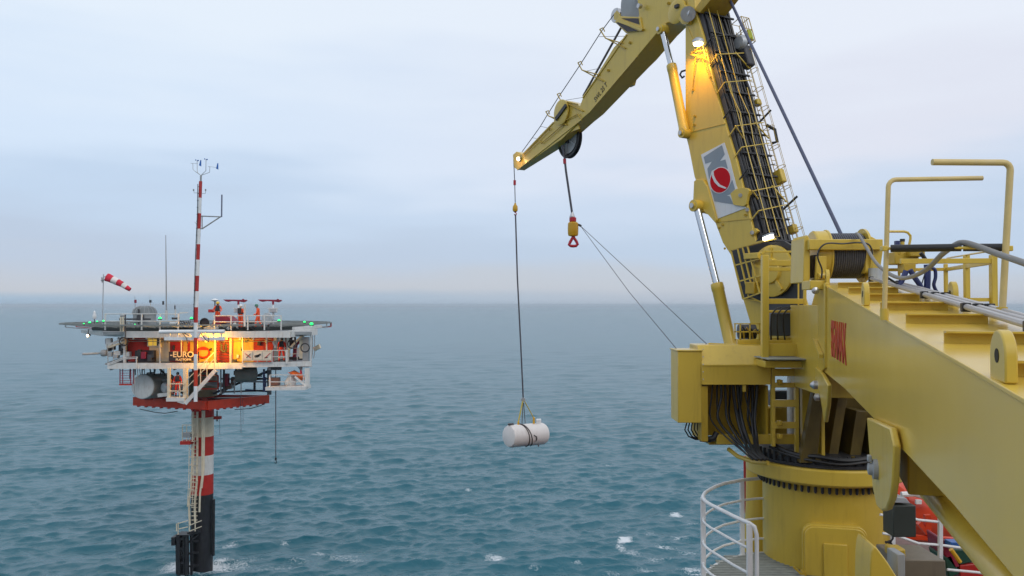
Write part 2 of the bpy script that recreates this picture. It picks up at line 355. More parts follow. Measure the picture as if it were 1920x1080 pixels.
# ------------------------------------------------------------------ crane pedestal
PC = V((P(1545, 880, 13.0).x, 13.0, 0)); PX, PY = PC.x, PC.y
ZF1 = P(1545, 922, 11.78).z; ZF0 = P(1545, 884, 11.78).z          # flange bottom and top (front edge)
ped = thing('crane_pedestal', 'round yellow crane pedestal with a hatch and a bolted flange, beside white walkway rails', 'pedestal', (PX, PY, 13.2))
MB().lathe((PX, PY, 13.2), (0, 0, 1), [(.955, 0), (.955, ZF1 - .12 - 13.2), (.975, ZF1 - .05 - 13.2), (.975, ZF1 + .0 - 13.2)], 72).build('column', YEL, ped)
MB().lathe((PX, PY, ZF1), (0, 0, 1), [(1.0, 0), (1.03, .0), (1.05, .025), (1.05, .05), (1.20, .055), (1.215, .075), (1.215, ZF0 - ZF1 - .03), (1.19, ZF0 - ZF1 - .005), (.8, ZF0 - ZF1 - .004)], 80).build('flange', YEL, ped, ang=25)
bmb = MB().cyl((1.005, 0, -.085), (1.005, 0, .0), .021, n=6); bo0 = None
for k in range(64):
    a = 2 * math.pi * k / 64
    x, y = PX + math.cos(a) * 1.01, PY + math.sin(a) * 1.01
    if bo0 is None:
        bo0 = MB().cyl((x, y, ZF1 - .085), (x, y, ZF1 + .001), .024, n=6).cyl((x, y, ZF1 - .1), (x, y, ZF1 - .06), .016, n=6).build('bolt', BLKM, ped); base = V((x, y, 0))
    else:
        c = bo0.copy(); COL.objects.link(c); c.parent = ped; c.location = V((x, y, 0)) - base
# hatch : plate on the curved wall
def on_ped(px, py, r=.957):
    d = ray(px, py); dx, dy = d.x, d.y; a = dx * dx + dy * dy; b = -2 * (dx * PX + dy * PY); c = PX * PX + PY * PY - r * r
    t = (-b - math.sqrt(b * b - 4 * a * c)) / (2 * a); return CAM + d * t
hc = on_ped(1564, 1040); hn = V((hc.x - PX, hc.y - PY, 0)).normalized(); ht = V((-hn.y, hn.x, 0))
if ht.x < 0: ht = -ht
def rrect(c, a, b, hw, hh, rad, n=6):
    pts = []
    for sx_, sy_, a0 in ((1, 1, 0), (-1, 1, 90), (-1, -1, 180), (1, -1, 270)):
        for k in range(n + 1):
            t = R_(a0 + 90 * k / n); pts.append(c + a * (sx_ * (hw - rad) + math.cos(t) * rad) + b * (sy_ * (hh - rad) + math.sin(t) * rad))
    return pts
Zv = V((0, 0, 1)); hz0 = hc + Zv * (-.37)
ha = MB().prism(rrect(hz0 - hn * .05, ht, Zv, .455, .82, .15), hn * .12).build('hatch_coaming', YEL, ped, bevel=.012)
hd = MB().prism(rrect(hz0 + hn * .06, ht, Zv, .43, .795, .14), hn * .045).build('hatch_door', YEL, ped, bevel=.012)
MB().obox(hz0 + hn * .118 + ht * .0 + Zv * .31, ht * .165, Zv * .25, hn * .02).build('raised_panel', YEL, hd, bevel=.008)
for dz in (.30, -.18):
    MB().cyl(hz0 + ht * .47 + hn * .10 + Zv * (dz - .09), hz0 + ht * .47 + hn * .10 + Zv * (dz + .09), .026, n=10).obox(hz0 + ht * .42 + hn * .118 + Zv * dz, ht * .08, Zv * .025, hn * .012).obox(hz0 + ht * .52 + hn * .09 + Zv * dz, ht * .04, Zv * .02, hn * .06).build('hinge', YELD, ped)
MB().cyl(hz0 - ht * .45 + hn * .02 + Zv * .1, hz0 - ht * .45 + hn * .19 + Zv * .1, .035, n=10).bar(hz0 - ht * .44 + hn * .19 + Zv * .06, hz0 - ht * .6 + hn * .17 + Zv * .2, .025, .025).build('dog_handle', YELD, ped)
MB().tube([hz0 + ht * .43 + hn * .03 + Zv * .1, hz0 + ht * .49 + hn * .03 + Zv * .0, hz0 + ht * .49 + hn * .03 - Zv * .6], .012).build('hinge_rod', YELD, ped)

# ------------------------------------------------------------------ the knuckle boom crane on the pedestal
crane = thing('knuckle_boom_crane', 'tall yellow knuckle boom crane with grey logo panel, jib reaching over the sea', 'crane', (PX, PY, ZF0))
# slew ring
MB().lathe((PX, PY, ZF0), (0, 0, 1), [(.7, .0), (1.13, .002), (1.13, .05), (1.09, .055), (1.09, .12), (1.05, .125), (.7, .126)], 72).build('slew_ring', BLKM, crane)
sb = None
for k in range(56):
    a = 2 * math.pi * (k + .5) / 56; x, y = PX + math.cos(a) * 1.1, PY + math.sin(a) * 1.1
    if sb is None:
        sb = MB().cyl((x, y, ZF0 + .05), (x, y, ZF0 + .19), .028, n=6).build('ring_bolt', BLKM, crane); base = V((x, y, 0))
    else:
        c = sb.copy(); COL.objects.link(c); c.parent = crane; c.location = V((x, y, 0)) - base
ZS = ZF0 + .126
# slewing column
ztop = P(1500, 655, 12.7).z
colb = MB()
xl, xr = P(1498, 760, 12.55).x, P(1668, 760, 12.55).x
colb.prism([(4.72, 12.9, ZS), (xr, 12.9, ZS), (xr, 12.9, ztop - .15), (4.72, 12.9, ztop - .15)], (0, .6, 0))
colb.build('slewing_column', YELSHADE, crane, bevel=.015)
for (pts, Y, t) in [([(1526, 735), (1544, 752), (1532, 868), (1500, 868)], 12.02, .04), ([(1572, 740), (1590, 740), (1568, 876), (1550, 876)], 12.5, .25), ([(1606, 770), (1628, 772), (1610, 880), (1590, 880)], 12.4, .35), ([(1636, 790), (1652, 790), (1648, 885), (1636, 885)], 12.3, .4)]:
    MB().prism([P(x, y, Y) for x, y in pts], (0, t + .1, 0)).build('stiffener', YELSHADE, crane, bevel=.008)
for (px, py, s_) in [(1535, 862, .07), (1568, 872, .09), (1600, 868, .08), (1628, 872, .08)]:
    c = P(px, py, 12.0); MB().box(c, (s_ * 1.4, s_, s_)).cyl(c + Zv * s_ * .4, c + Zv * s_ * 1.2, s_ * .4, n=8).build('pipe_fitting', YELSHADE, crane)
# boom base platform plate and box edge right of the ladder
MB().box(P(1512, 775, 12.42), (.16, .1, 1.62)).build('column_post', YEL, crane, bevel=.008)
MB().box((4.69, 12.5, (ZS + ztop) / 2 - .05), (.05, .8, ztop - ZS - .1)).build('shading_side_wall', YEL, crane)  # side plate made deep to darken the bay beside it
MB().box((PX + .95, 12.1, P(0, 770, 12.1).z), (.05, .8, 1.7)).build('shading_side_wall', YELD, crane)  # plate added to close the column bay and darken it
MB().box(P(1449, 760, 12.35), (.055, .08, 1.25)).build('ladder_post', YEL, crane, bevel=.006)
MB().box(P(1493, 760, 12.35), (.055, .08, 1.6)).build('ladder_post', YEL, crane, bevel=.006)
for py, h in ((698, 14), (722, 9), (756, 13), (797, 12)):
    MB().bar(P(1446, py, 12.33), P(1497, py, 12.33), .06, h / F * 12.33).build('ladder_step', YEL, crane, bevel=.004)
for px, py in ((1462, 716), (1462, 793), (1462, 818)):
    MB().box(P(px, py, 12.24), (.06, .12, .07)).build('latch_block', YELD, crane, bevel=.01)
MB().cyl(P(1485, 695, 13.35), P(1485, 830, 13.35), .08, n=14).build('white_pipe', WHT, crane)
MB().box(P(1458, 790, 13.6), (.6, .3, .5)).build('valve_cabinet', YELD, crane, bevel=.02)
MB().box(P(1460, 746, 13.6), (.35, .2, .25)).build('pump_block', DGR, crane, bevel=.02)
# walkway beam under the cabinets
MB().bar(P(1342, 823, 12.5), P(1497, 823, 12.5), .1, .15).build('support_beam', YEL, crane, bevel=.008)
MB().bar(P(1326, 828, 12.7), P(1384, 828, 12.7), .25, .06).build('gland_bracket', YELD, crane, bevel=.005)
MB().tube([P(1366, 842, 12.6), P(1384, 856, 12.4), P(1412, 866, 12.2), P(1440, 868, 12.0)], .035, 8).build('edge_pipe', YEL, crane)

# -- boom plane
C0 = V((4.62, 13.78, 0)); bn = V((-.866, -.5, 0)); bu = V((-.5, .866, 0))
def BP(px, py, off=.4): return PP(px, py, C0 + bn * off, bn)
def bplate(pts, off, thick): return MB().prism([BP(x, y, off) for x, y in pts], bn * -thick)
boom_o = [(1296, -40), (1285, 20), (1285, 60), (1285, 252), (1291, 275), (1302, 332), (1320, 375), (1340, 415), (1355, 455), (1370, 478), (1393, 561), (1406, 604), (1414, 690), (1490, 690), (1478, 640), (1452, 560), (1432, 500), (1417, 452), (1381, 302), (1345, 183), (1318, 66), (1304, 21), (1300, -40)]
boom = bplate(boom_o, .4, .8).build('main_boom', YEL, crane, bevel=.012)
# seams, lugs and bolted plates on the side
for a_, b_ in (((1286, 250), (1360, 232)), ((1342, 417), (1412, 410))):
    p0, p1 = BP(*a_, .402), BP(*b_, .402); MB().bar(p0, p1, .012, .012).build('weld_seam', YELD, boom)
for x, y in ((1299, 168), (1302, 218), (1301, 234), (1331, 145), (1323, 374), (1354, 421), (1397, 403), (1347, 427), (1400, 395), (1359, 466)):
    MB().cyl(BP(x, y, .39), BP(x, y, .43), .022, n=8).build('bolt_head', YELD, boom)
bplate([(1301, 340), (1306, 336), (1318, 337), (1326, 350), (1336, 385), (1343, 412), (1341, 418), (1327, 402), (1318, 396), (1316, 399), (1303, 400), (1299, 385), (1301, 373)], .46, .1).build('cylinder_lug', YEL, boom, bevel=.008)
bplate([(1301, 340), (1306, 336), (1318, 337), (1326, 350), (1336, 385), (1343, 412), (1327, 402), (1316, 399), (1303, 400), (1299, 385)], -.36, .1).build('cylinder_lug', YEL, boom, bevel=.008)
bplate([(1369, 363), (1378, 355), (1390, 351), (1401, 353), (1405, 357), (1402, 366), (1399, 383), (1393, 387), (1375, 384)], .45, .06).build('bracket_plate', YEL, boom, bevel=.006)
bplate([(1405, 432), (1416, 428), (1421, 433), (1414, 440), (1406, 442)], .44, .06).build('bracket_plate', YEL, boom, bevel=.006)
for x, y in ((1388, 366), (1410, 436), (1401, 393)): MB().cyl(BP(x, y, .42), BP(x, y, .475), .035, n=12).build('steel_boss', PIN, boom)
# back face helper : t along the edge (0 top .. 1 foot), w across from the near edge, h out from the face
E0, E1 = BP(1304, 21), BP(1417, 452); EL = (E1 - E0).length; ED = (E1 - E0).normalized()
EB = ED.cross(bn).normalized()
if EB.dot(CAM - E0) < 0: EB = -EB
def BK(t, w_, h): return E0 + ED * EL * t - bn * w_ + EB * h
MB().obox(BK(.53, .42, .05), ED * EL * .52, bn * .37, EB * .05).build('back_cover', DGR, boom, bevel=.01)
for k, w_ in enumerate((.1, .16, .24, .31, .40, .47, .55, .63, .70)):
    pts = [BK(.0 + .06 * i, w_ + .012 * math.sin(i * 1.7 + k * 2), .125 + .022 * math.sin(i * .9 + k)) for i in range(18)]
    MB().tube(pts, (.028, .02, .033)[k % 3], 7).build('hose', BLK, boom)
for i in range(12):
    t = .03 + i * .089
    MB().bar(BK(t, .05, .17), BK(t, .78, .17), .03, .03, EB).build('hose_clamp', BLKM, boom)
for k, w_ in enumerate((.08, .30, .52)):
    pts = [BK(t, w_ + (.0 if t < .5 else .03), .24 + (.06 if .45 < t < .55 else 0)) for t in (-.02, .2, .4, .5, .6, .8, 1.0)]
    if k == 2: pts = [BK(t, w_, .26) for t in (.37, .375, .5, .7, .985, .99)]; 
    if k == 1: pts += [BK(1.0, .0, .24)]
    MB().tube(pts, .009, 6).build('guard_rod', YEL, boom)
MB().tube([BK(t, .1 + .0 * t, .25) for t in (.36, .6, .8, 1.0)], .008, 6).build('guard_rod', YEL, boom)
for i, t in enumerate((.15, .235, .36, .47, .55, .64, .73, .82, .9, .985)):
    mbk = MB().bar(BK(t, .0, .23), BK(t - .035, .74, .23), .015, .015, EB)
    mbk.bar(BK(t, .0, .23), BK(t + .02, .0, .0), .02, .02, EB)
    if i % 3 == 1: mbk.bar(BK(t, -.02, .23), BK(t + .05, .35, .06), .02, .02, EB).bar(BK(t - .03, .5, .23), BK(t + .03, .8, .2), .02, .02, EB)
    mbk.build('guard_bracket', YEL if i % 3 else BLKM, boom)
for t, h0, h1, w_ in ((.165, .05, .34, .82), (.495, .05, .32, .82), (.87, .05, .36, .82)):
    MB().bar(BK(t, w_, h0), BK(t - .03, w_ + .1, h1), .03, .03, EB).build('fairlead_arm', BLKM, boom)
# rack of hoses and lugs along the far edge
for t, s_ in ((.74, .13), (.955, .08), (.41, .06)):
    MB().obox(BK(t, .86, .12), ED * s_, bn * .06, EB * s_).build('far_lug', YEL, boom, bevel=.02)
MB().obox(BK(.21, .82, .18), ED * .22, bn * .09, EB * .1).build('junction_box', DGR, boom, bevel=.03)
MB().lathe(BK(.15, .8, .22), bn, [(.02, 0), (.12, .01), (.15, .06), (.12, .13), (.02, .14)], 14).build('junction_drum', LGR, boom)
MB().tube([BK(.52, .84, .2), BK(.55, .9, .3), BK(.6, .9, .28), BK(.6, .84, .2)], .03, 8).build('hose_loop', BLK, boom)
# ladder with safety cage along the far edge of the back face
lad = MB()
for w_, h in ((.84, .10), (.95, .10)): lad.tube([BK(t, w_, h) for t in (.08, .5, 1.06)], .008, 5)
lad.build('ladder_rail', YELD, boom)
for i in range(44):
    t = .09 + i * .022
    c = MB().bar(BK(t, .84, .10), BK(t, .95, .10), .008, .008, EB).build('ladder_rung', YELD, boom)
for w_, h in ((.82, .22), (.87, .30), (.96, .26)):
    MB().tube([BK(t, w_, h) for t in (.07, .4, .8, 1.08)], .0045, 5).build('cage_strip', YELD, boom)
for i in range(12):
    t = .10 + i * .086
    MB().tube([BK(t, .86, .10), BK(t, .82, .22), BK(t, .85, .29), BK(t, .87, .30), BK(t, .93, .29), BK(t, .96, .26), BK(t, .96, .10)], .006, 5).build('cage_hoop', YELD, boom)
# little service basket at the boom head
def basket():
    m = MB(); t0, t1 = .04, .15; pt = [(t0, .80, .08), (t0, .80, .34), (t0, 1.0, .34), (t0, 1.0, .08)]
    for tt in (t0, (t0 + t1) / 2, t1): m.tube([BK(tt, b, c) for _, b, c in pt], .009, 5, closed=True)
    for _, b, c in pt: m.tube([BK(t0, b, c), BK(t1, b, c)], .009, 5)
    for f_ in (.3, .6): m.tube([BK(t0, .80 + f_ * .2, .34), BK(t1, .80 + f_ * .2, .34)], .007, 5)
    m.build('service_basket', YELD, boom)
    MB().obox(BK(.14, .9, .21), ED * .01, bn * .09, EB * .12).build('basket_floor', GRATE, boom)
    MB().obox(BK(.12, .92, .33), ED * .10, bn * .05, EB * .012).build('lime_sign', LIME, boom)
basket()
# logo plate
def zl(x, y): return (1230 + x / 4.0, 230 + y / 4.0)
def lp(pts, off, th=.004): return MB().prism([BP(*zl(x, y), off) for x, y in pts], bn * -th)
logo = lp([(337, 240), (512, 149), (552, 275), (600, 470), (672, 640), (455, 722), (395, 470)], .412, .012).build('logo_panel', LOGW, crane)
lp([(357, 258), (494, 168), (514, 236), (478, 288), (520, 276), (538, 345), (470, 340), (438, 348), (415, 362), (398, 425), (385, 345), (420, 290), (370, 308)], .416).build('logo_letter_shape', LOGG, logo)
lp([(412, 500), (425, 540), (438, 590), (580, 613), (552, 552), (530, 545), (565, 535), (592, 497), (572, 430), (540, 500), (480, 530), (445, 525)], .416).build('logo_letter_shape', LOGG, logo)
def ell(cx, cy, rx, ry, rot, n=40):
    o = []
    for k in range(n):
        a = 2 * math.pi * k / n; x, y = rx * math.cos(a), ry * math.sin(a); o.append((cx + x * math.cos(rot) - y * math.sin(rot), cy + x * math.sin(rot) + y * math.cos(rot)))
    return o
lp(ell(481, 431, 80, 101, .22), .420).build('logo_ring', LOGW, logo)
lp(ell(481, 431, 74, 95, .22), .424).build('logo_ball', LOGR, logo)
lp([(415, 370), (430, 362), (434, 395), (450, 430), (478, 464), (528, 488), (520, 496), (468, 478), (438, 446), (420, 408)], .428).build('logo_stripe', LOGW, logo)

# boom foot winch : dark recess, guard grille, drum
rec = bplate([(1372, 470), (1425, 455), (1470, 452), (1500, 470), (1502, 604), (1478, 598), (1440, 570), (1396, 560)], .44, .06).build('winch_recess', BLKM, crane)
for a_, b_ in (((1370, 468), (1393, 561)), ((1383, 466), (1404, 556)), ((1392, 463), (1413, 552)), ((1401, 460), (1424, 548)), ((1380, 497), (1425, 485)), ((1388, 527), (1428, 516)), ((1393, 561), (1428, 548)), ((1370, 468), (1432, 452))):
    MB().bar(BP(*a_, .62), BP(*b_, .62), .022, .022, bn).build('grille_bar', YEL, crane)
for a_, b_ in (((1397, 560), (1432, 567)), ((1404, 556), (1440, 572))):
    MB().bar(BP(*a_, .60), BP(*b_, .5), .02, .02, bn).build('grille_bar', YEL, crane)
wc = BP(1448, 508, .5)
drum = MB().lathe(wc, bn, [(.05, -.06), (.41, -.06), (.43, -.03), (.43, .02), (.38, .03), (.22, .035), (.20, .09), (.08, .10)], 40).build('winch_drum', YEL, crane)
for k in range(5):
    a = k * 1.257; d_ = Zv * math.cos(a) + bu * math.sin(a)
    MB().obox(wc + d_ * .30 + bn * .045, d_ * .09, d_.cross(bn) * .025, bn * .02).build('drum_rib', YEL, drum)
MB().cyl(wc - bn * .06, wc - bn * .42, .34, n=36).build('rope_coil', ROPE, drum)
MB().obox(BP(1412, 480, .6), bu * .16, Zv * .05, bn * .06).build('brake_arm', YEL, crane, bevel=.01)
MB().obox(BP(1410, 540, .6), bu * .1, Zv * .1, bn * .06).build('brake_block', YELD, crane, bevel=.01)
MB().lathe(BP(1470, 588, .3), bn, [(.04, -.15), (.30, -.15), (.30, .15), (.04, .16)], 32).build('hose_drum', DGR, crane)

# -- jib
jx = lambda x, y: (940 + x / 3.273, y / 3.273)
jt = [(75, 1000), (70, 950), (92, 930), (112, 938), (130, 950), (320, 750), (330, 690), (352, 630), (372, 612), (430, 625), (482, 650), (500, 600), (690, 290), (770, 210), (800, 160), (845, 95), (835, 0), (850, -140), (1020, -160), (1190, -60), (1165, 60), (1135, 125), (1100, 130), (1015, 140), (960, 195), (835, 345), (790, 395), (540, 690), (490, 735), (370, 855), (100, 1042), (80, 1030)]
def jw(x, y):                      # the jib narrows towards its tip
    t = max(0, min(1, (x - 70) / 760)); return .2 + .32 * t
nr_ = [BP(*jx(x, y), .33) for x, y in jt]; nj = len(jt)
jm = MB(); jm.v = nr_ + [p - bn * jw(*jt[i]) for i, p in enumerate(nr_)]
jm.f = [tuple(range(nj)), tuple(range(2 * nj - 1, nj - 1, -1))] + [(k, k + nj, (k + 1) % nj + nj, (k + 1) % nj) for k in range(nj)]
jib = jm.build('jib', YEL, crane, bevel=.01)
# flange strips, bracket, small fittings on the jib
for a_, b_ in (((540, 690), (835, 345)), ((100, 1042), (490, 735)), ((130, 950), (320, 752)), ((500, 600), (770, 212))):
    MB().bar(BP(*jx(*a_), .335), BP(*jx(*b_), .335), .03, .03, bn).build('edge_strip', YEL, jib)
for x, y in ((788, 262), (655, 432), (1025, 20)): MB().cyl(BP(*jx(x, y), .32), BP(*jx(x, y), .36), .03, n=8).build('bolt_head', YELD, jib)
for off in (.36, -.28):
    MB().prism([BP(*jx(x, y), off) for x, y in ((695, 135), (725, 98), (850, 105), (865, 190), (765, 200))], bn * -.04).build('sheave_bracket', YEL, jib, bevel=.006)
MB().prism([BP(*jx(x, y), .3) for x, y in ((700, 138), (715, 130), (870, 180), (855, 195), (765, 205))], bn * -.6).build('bracket_floor', YEL, jib, bevel=.006)
MB().prism([BP(*jx(x, y), .37) for x, y in ((735, 112), (840, 112), (846, 150), (790, 132))], bn * -.008).build('bracket_shade_sheet', DBR, jib)  # dark sheets paint the shade inside the bracket
MB().prism([BP(*jx(x, y), .37) for x, y in ((705, 140), (722, 135), (840, 190), (770, 195))], bn * -.008).build('bracket_shade_sheet', DBR, jib)
MB().prism([BP(*jx(x, y), .39) for x, y in ((700, 130), (735, 118), (868, 176), (858, 188))], bn * -.04).build('bracket_strut', YEL, jib)
MB().lathe(BP(*jx(708, 95), .10), bn, [(.02, -.05), (.15, -.05), (.16, -.03), (.13, 0), (.16, .03), (.15, .05), (.02, .05)], 28).build('small_sheave', PIN, jib)
MB().prism([BP(*jx(x, y), .16) for x, y in ((690, 120), (690, 85), (708, 64), (726, 85), (726, 128))], bn * -.03).build('sheave_cheek', YEL, jib)
MB().prism([BP(*jx(x, y), -.1) for x, y in ((770, 440), (800, 410), (808, 470), (795, 520), (770, 532), (752, 520), (720, 480))], bn * -.12).build('underside_sheave', YEL, jib, bevel=.006)
MB().prism([BP(*jx(x, y), .18) for x, y in ((830, 345), (930, 262), (915, 300), (845, 372), (780, 440), (745, 470), (735, 465))], bn * -.05).build('underside_rail', YEL, jib)
for q_ in ((925, 330), (655, 620), (600, 685)): MB().obox(BP(*jx(*q_), -.30), bu * .07, Zv * .05, bn * .05).build('underside_lug', YELD, jib)
# nose sheave housing, boom-tip sheave (near side wheel) and mid bulge
shc = BP(*jx(420, 855), .05)
MB().lathe(shc, bn, [(.03, -.06), (.44, -.06), (.46, -.04), (.40, 0), (.46, .04), (.44, .06), (.40, .06), (.37, .03), (.12, .03), (.10, .1), (.03, .11)], 44).build('main_sheave', BLKM, jib)
MB().lathe(shc, bn, [(.05, .032), (.35, .034), (.35, .05), (.05, .052)], 36).build('sheave_web', GREY, jib)
for k in range(5):
    a = k * 1.257 + .4; d_ = Zv * math.cos(a) + bu * math.sin(a); MB().bar(shc + bn * .06 + d_ * .06, shc + bn * .06 + d_ * .38, .05, .03, bn).build('sheave_spoke', GREY, jib)
MB().prism([BP(*jx(x, y), .30) for x, y in ((350, 860), (470, 765), (478, 790), (420, 812), (370, 845))], bn * -.03).build('sheave_guard', YEL, jib)
MB().lathe(BP(*jx(375, 690), .345), bn, [(.02, 0), (.28, 0), (.30, .02), (.30, .05), (.26, .06), (.02, .07)], 30).build('deflector_sheave', YEL, jib)
MB().obox(BP(*jx(365, 690), .43), bu * .22 - Zv * .12, Zv * .04 + bu * .02, bn * .02).build('sheave_slot', BLKM, jib)
for pts in (((380, 745), (470, 700), (482, 725)), ((225, 860), (300, 785), (295, 800)), ((230, 855), (245, 880), (390, 755)), ((130, 955), (230, 860), (245, 875))):
    MB().tube([BP(*jx(x, y), .37) for x, y in pts], .012, 6).build('grab_rail', YELD, jib)
# knuckle : pins and cheeks
for off, n_ in ((.47, 1), (-.47, -1)):
    MB().prism([BP(*jx(x, y), off) for x, y in ((1095, 40), (1130, 30), (1165, 60), (1163, 110), (1145, 150), (1110, 150), (1085, 120))], bn * -.08 * n_).build('knuckle_cheek', YEL, crane, bevel=.01)
kp = BP(1290, 26, .56); MB().cyl(kp, BP(1290, 26, -.56), .14, n=20).build('knuckle_pin', PIN, crane)
MB().lathe(BP(1291, 25, .50), bn, [(.02, 0), (.07, .0), (.085, .06), (.05, .075), (.02, .075)], 18).build('pin_cap', PIN, crane)
MB().lathe(BP(1272, 22, .40), bn, [(.02, 0), (.20, 0), (.24, .02), (.24, .05), (.19, .07), (.02, .07)], 30).build('sheave_boss', YEL, crane)
MB().lathe(BP(1196, 0, .20), bn, [(.03, -.05), (.52, -.05), (.54, -.03), (.48, 0), (.54, .03), (.52, .05), (.48, .055), (.1, .03), (.03, .06)], 44).build('knuckle_sheave', GREY, crane)
MB().lathe(BP(1202, 12, .40), bn, [(.01, 0), (.05, 0), (.05, .08), (.01, .08)], 12).build('sheave_pin', PIN, crane)
MB().obox(BP(1271, 12, .47), bu * .05, Zv * .03, bn * .05).build('pin_keeper', BLKM, crane)
# platform at the knuckle, seen from below
for off in (-.15,):
    MB().prism([BP(*q, .42) for q in ((1300, 20), (1322, -10), (1345, -30), (1350, -24), (1326, 8), (1312, 24))], bn * -.6).build('knuckle_platform', YELD, crane, bevel=.01)
for q0, q1 in (((1335, 32), (1372, 2)), ((1338, 18), (1350, -10)), ((1352, 26), (1368, -20))): MB().bar(BP(*q0, -.35), BP(*q1, -.35), .04, .04).build('platform_strut', DGR, crane)
MB().tube([BP(*q, -.5) for q in ((1336, 14), (1345, 33), (1352, 34), (1358, 12))], .018, 6).build('platform_step', BLKM, crane)

# -- jib cylinders and luffing cylinders, one each side of the boom
def cylinder(name, pin0, split, pin1, rr, rb, off, lug=True):
    a, b, c = BP(*pin0, off), BP(*split, off), BP(*pin1, off)
    cy = MB().lathe(b, c - b, [(rb * .5, 0), (rb * .96, .0), (rb, .03), (rb, .12), (rb * .94, .13), (rb * .94, (c - b).length - .12), (rb, (c - b).length - .1), (rb * .85, (c - b).length)], 24).build(name, YEL, crane)
    MB().cyl(a, b + (c - b) * .05, rr, n=20).build('rod', ROD, cy)
    for q in (a, c): MB().lathe(q - bn * .09, bn, [(.02, 0), (rb * .95, 0), (rb * .95, .18), (rb * .5, .181), (rb * .5, .2), (.02, .2)], 18).build('end_eye', YEL, cy); MB().cyl(q - bn * .13, q + bn * .13, rb * .42, n=14).build('eye_pin', PIN, cy)
for off in (.47, -.47):
    cylinder('jib_cylinder', (1242, 56), (1259, 122), (1284, 250), .058, .10, off)
    cylinder('luffing_cylinder', (1306, 386), (1344, 532), (1374, 664), .066, .115, off + (.06 if off > 0 else -.06))
for off in (.33, -.28):
    MB().prism([BP(*jx(x, y), off + .05) for x, y in ((960, 160), (985, 140), (1010, 150), (1020, 195), (1008, 215), (975, 215), (960, 195))], bn * -.06).build('cylinder_clevis', YEL, jib, bevel=.006)
# boom lamp, lamp cage and struts
lc = BP(1309, 82, .62)
lampb = MB().lathe(lc + Zv * .02, (0, 0, 1), [(.07, -.02), (.11, .0), (.10, .05), (.05, .09), (.01, .1)], 18).build('boom_lamp', LGR, crane)
MB().lathe(lc - Zv * .03, (0, 0, 1), [(.01, 0), (.08, .005), (.09, .03), (.01, .031)], 18).build('lamp_glass', LWARM, lampb)
for a_, b_ in (((1295, 101), (1324, 109)), ((1295, 101), (1318, 83)), ((1324, 109), (1318, 83)), ((1305, 97), (1320, 94))): MB().bar(BP(*a_, .55), BP(*b_, .55), .025, .025).build('lamp_bracket', YELD, crane)
for a_, b_ in (((1304, 104), (1299, 165)), ((1314, 104), (1346, 183)), ((1290, 50), (1306, 90))): MB().tube([BP(*a_, .52), BP(*b_, .42)], .009, 5).build('lamp_stay', YELD, crane)
add_light('boom_lamp_light', lc - Zv * .12 + bn * .16, 62, (1, .48, .05), .06, crane, spot=R_(135), aim=BP(1318, 150, .40))
# lamp at the boom foot
p0, p1 = BP(1433, 449, .55), BP(1448, 443, .55)
MB().bar(p0, p1, .07, .05).build('tube_lamp', LCOOL, crane)
MB().bar(p0 + Zv * .045, p1 + Zv * .045, .09, .03).build('tube_lamp_housing', LGR, crane)
for a_, b_ in (((1385, 465), (1455, 447)), ((1410, 456), (1455, 448))): MB().bar(BP(*a_, .55), BP(*b_, .52), .025, .025, bn).build('guard_bar', YEL, crane)
# jib tip lamp
tl = BP(*jx(104, 975), .40)
MB().ball(tl, .045, 12).build('tip_lamp', LWARM, jib)
MB().lathe(tl - bn * .06, bn, [(.02, 0), (.06, .02), (.07, .05), (.05, .055)], 14).build('tip_lamp_housing', LGR, jib)
add_light('tip_lamp_light', tl + bn * .12 - Zv * .05, 2.2, (1, .55, .15), .04, jib)
add_light('small_orange_lamp', BP(*jx(475, 880), -.2), .6, (1, .35, .05), .03, jib)
MB().lathe(BP(*jx(478, 888), -.2), (0, 0, 1), [(.015, 0), (.03, .02), (.03, .1), (.01, .12)], 10).build('orange_beacon', mat('orange_lens', (.8, .2, .02), .4, emit=(1, .3, .05), estr=3), jib)
# stencil on the jib : capacity marking along the lower edge
q0, q1 = BP(*jx(585, 600), .336), BP(*jx(634, 532), .336)
text('SWL 25 T', 'capacity_marking', BLKM, (q0 + q1) / 2, q1 - q0, Zv, .17, jib, align='CENTER', sx=.75)
# tag line holder arms with the tag line along the jib
arms = [((604, 180), (640, 235), (740, 265), (760, 298)), ((470, 385), (495, 430), (600, 460), (622, 497)), ((343, 578), (365, 617), (470, 640), (500, 684)), ((273, 685), (290, 712), (375, 740), (402, 768))]
for pts in arms:
    q = [BP(*jx(x, y), .36) for x, y in pts]
    m_ = MB().tube([q[0], q[1], q[2]], .014, 6).tube([q[1] - bn * .02, q[3]], .014, 6)
    m_.tube([q[0], q[0] + bu * -.12 - Zv * .0, q[0] + bu * -.18 + Zv * -.10], .012, 6)
    m_.build('line_guide_arm', YELD, jib)

# -- access platform (frame of rails round the boom foot)
acc = thing('access_platform', 'yellow railed access platform beside the boom foot, above the hose housing', 'platform', P(1470, 690, 12.2))
D = 12.15
MB().bar(P(1425, 681, D), P(1548, 681, D), .5, .1).build('floor', YEL, acc, bevel=.008)
MB().bar(P(1427, 671, D - .1), P(1535, 671, D - .1), .7, .014).build('grating', GRATE, acc)
MB().bar(P(1434, 478, D), P(1434, 678, D), .10, .10).build('corner_post', YEL, acc, bevel=.01)
MB().bar(P(1509, 470, D + .02), P(1509, 672, D + .02), .04, .05).build('post', YEL, acc, bevel=.006)
MB().bar(P(1497, 480, D + .5), P(1497, 640, D + .5), .02, .02).build('post', YEL, acc)
MB().bar(P(1434, 472, D), P(1512, 472, D), .04, .03).build('top_rail', YEL, acc, bevel=.004)
for py, t in ((493, 11), (505, 7), (565, 10)): MB().bar(P(1437, py, D + .03), P(1512, py, D + .03), .05, t / F * D).build('rail', YEL, acc, bevel=.006)
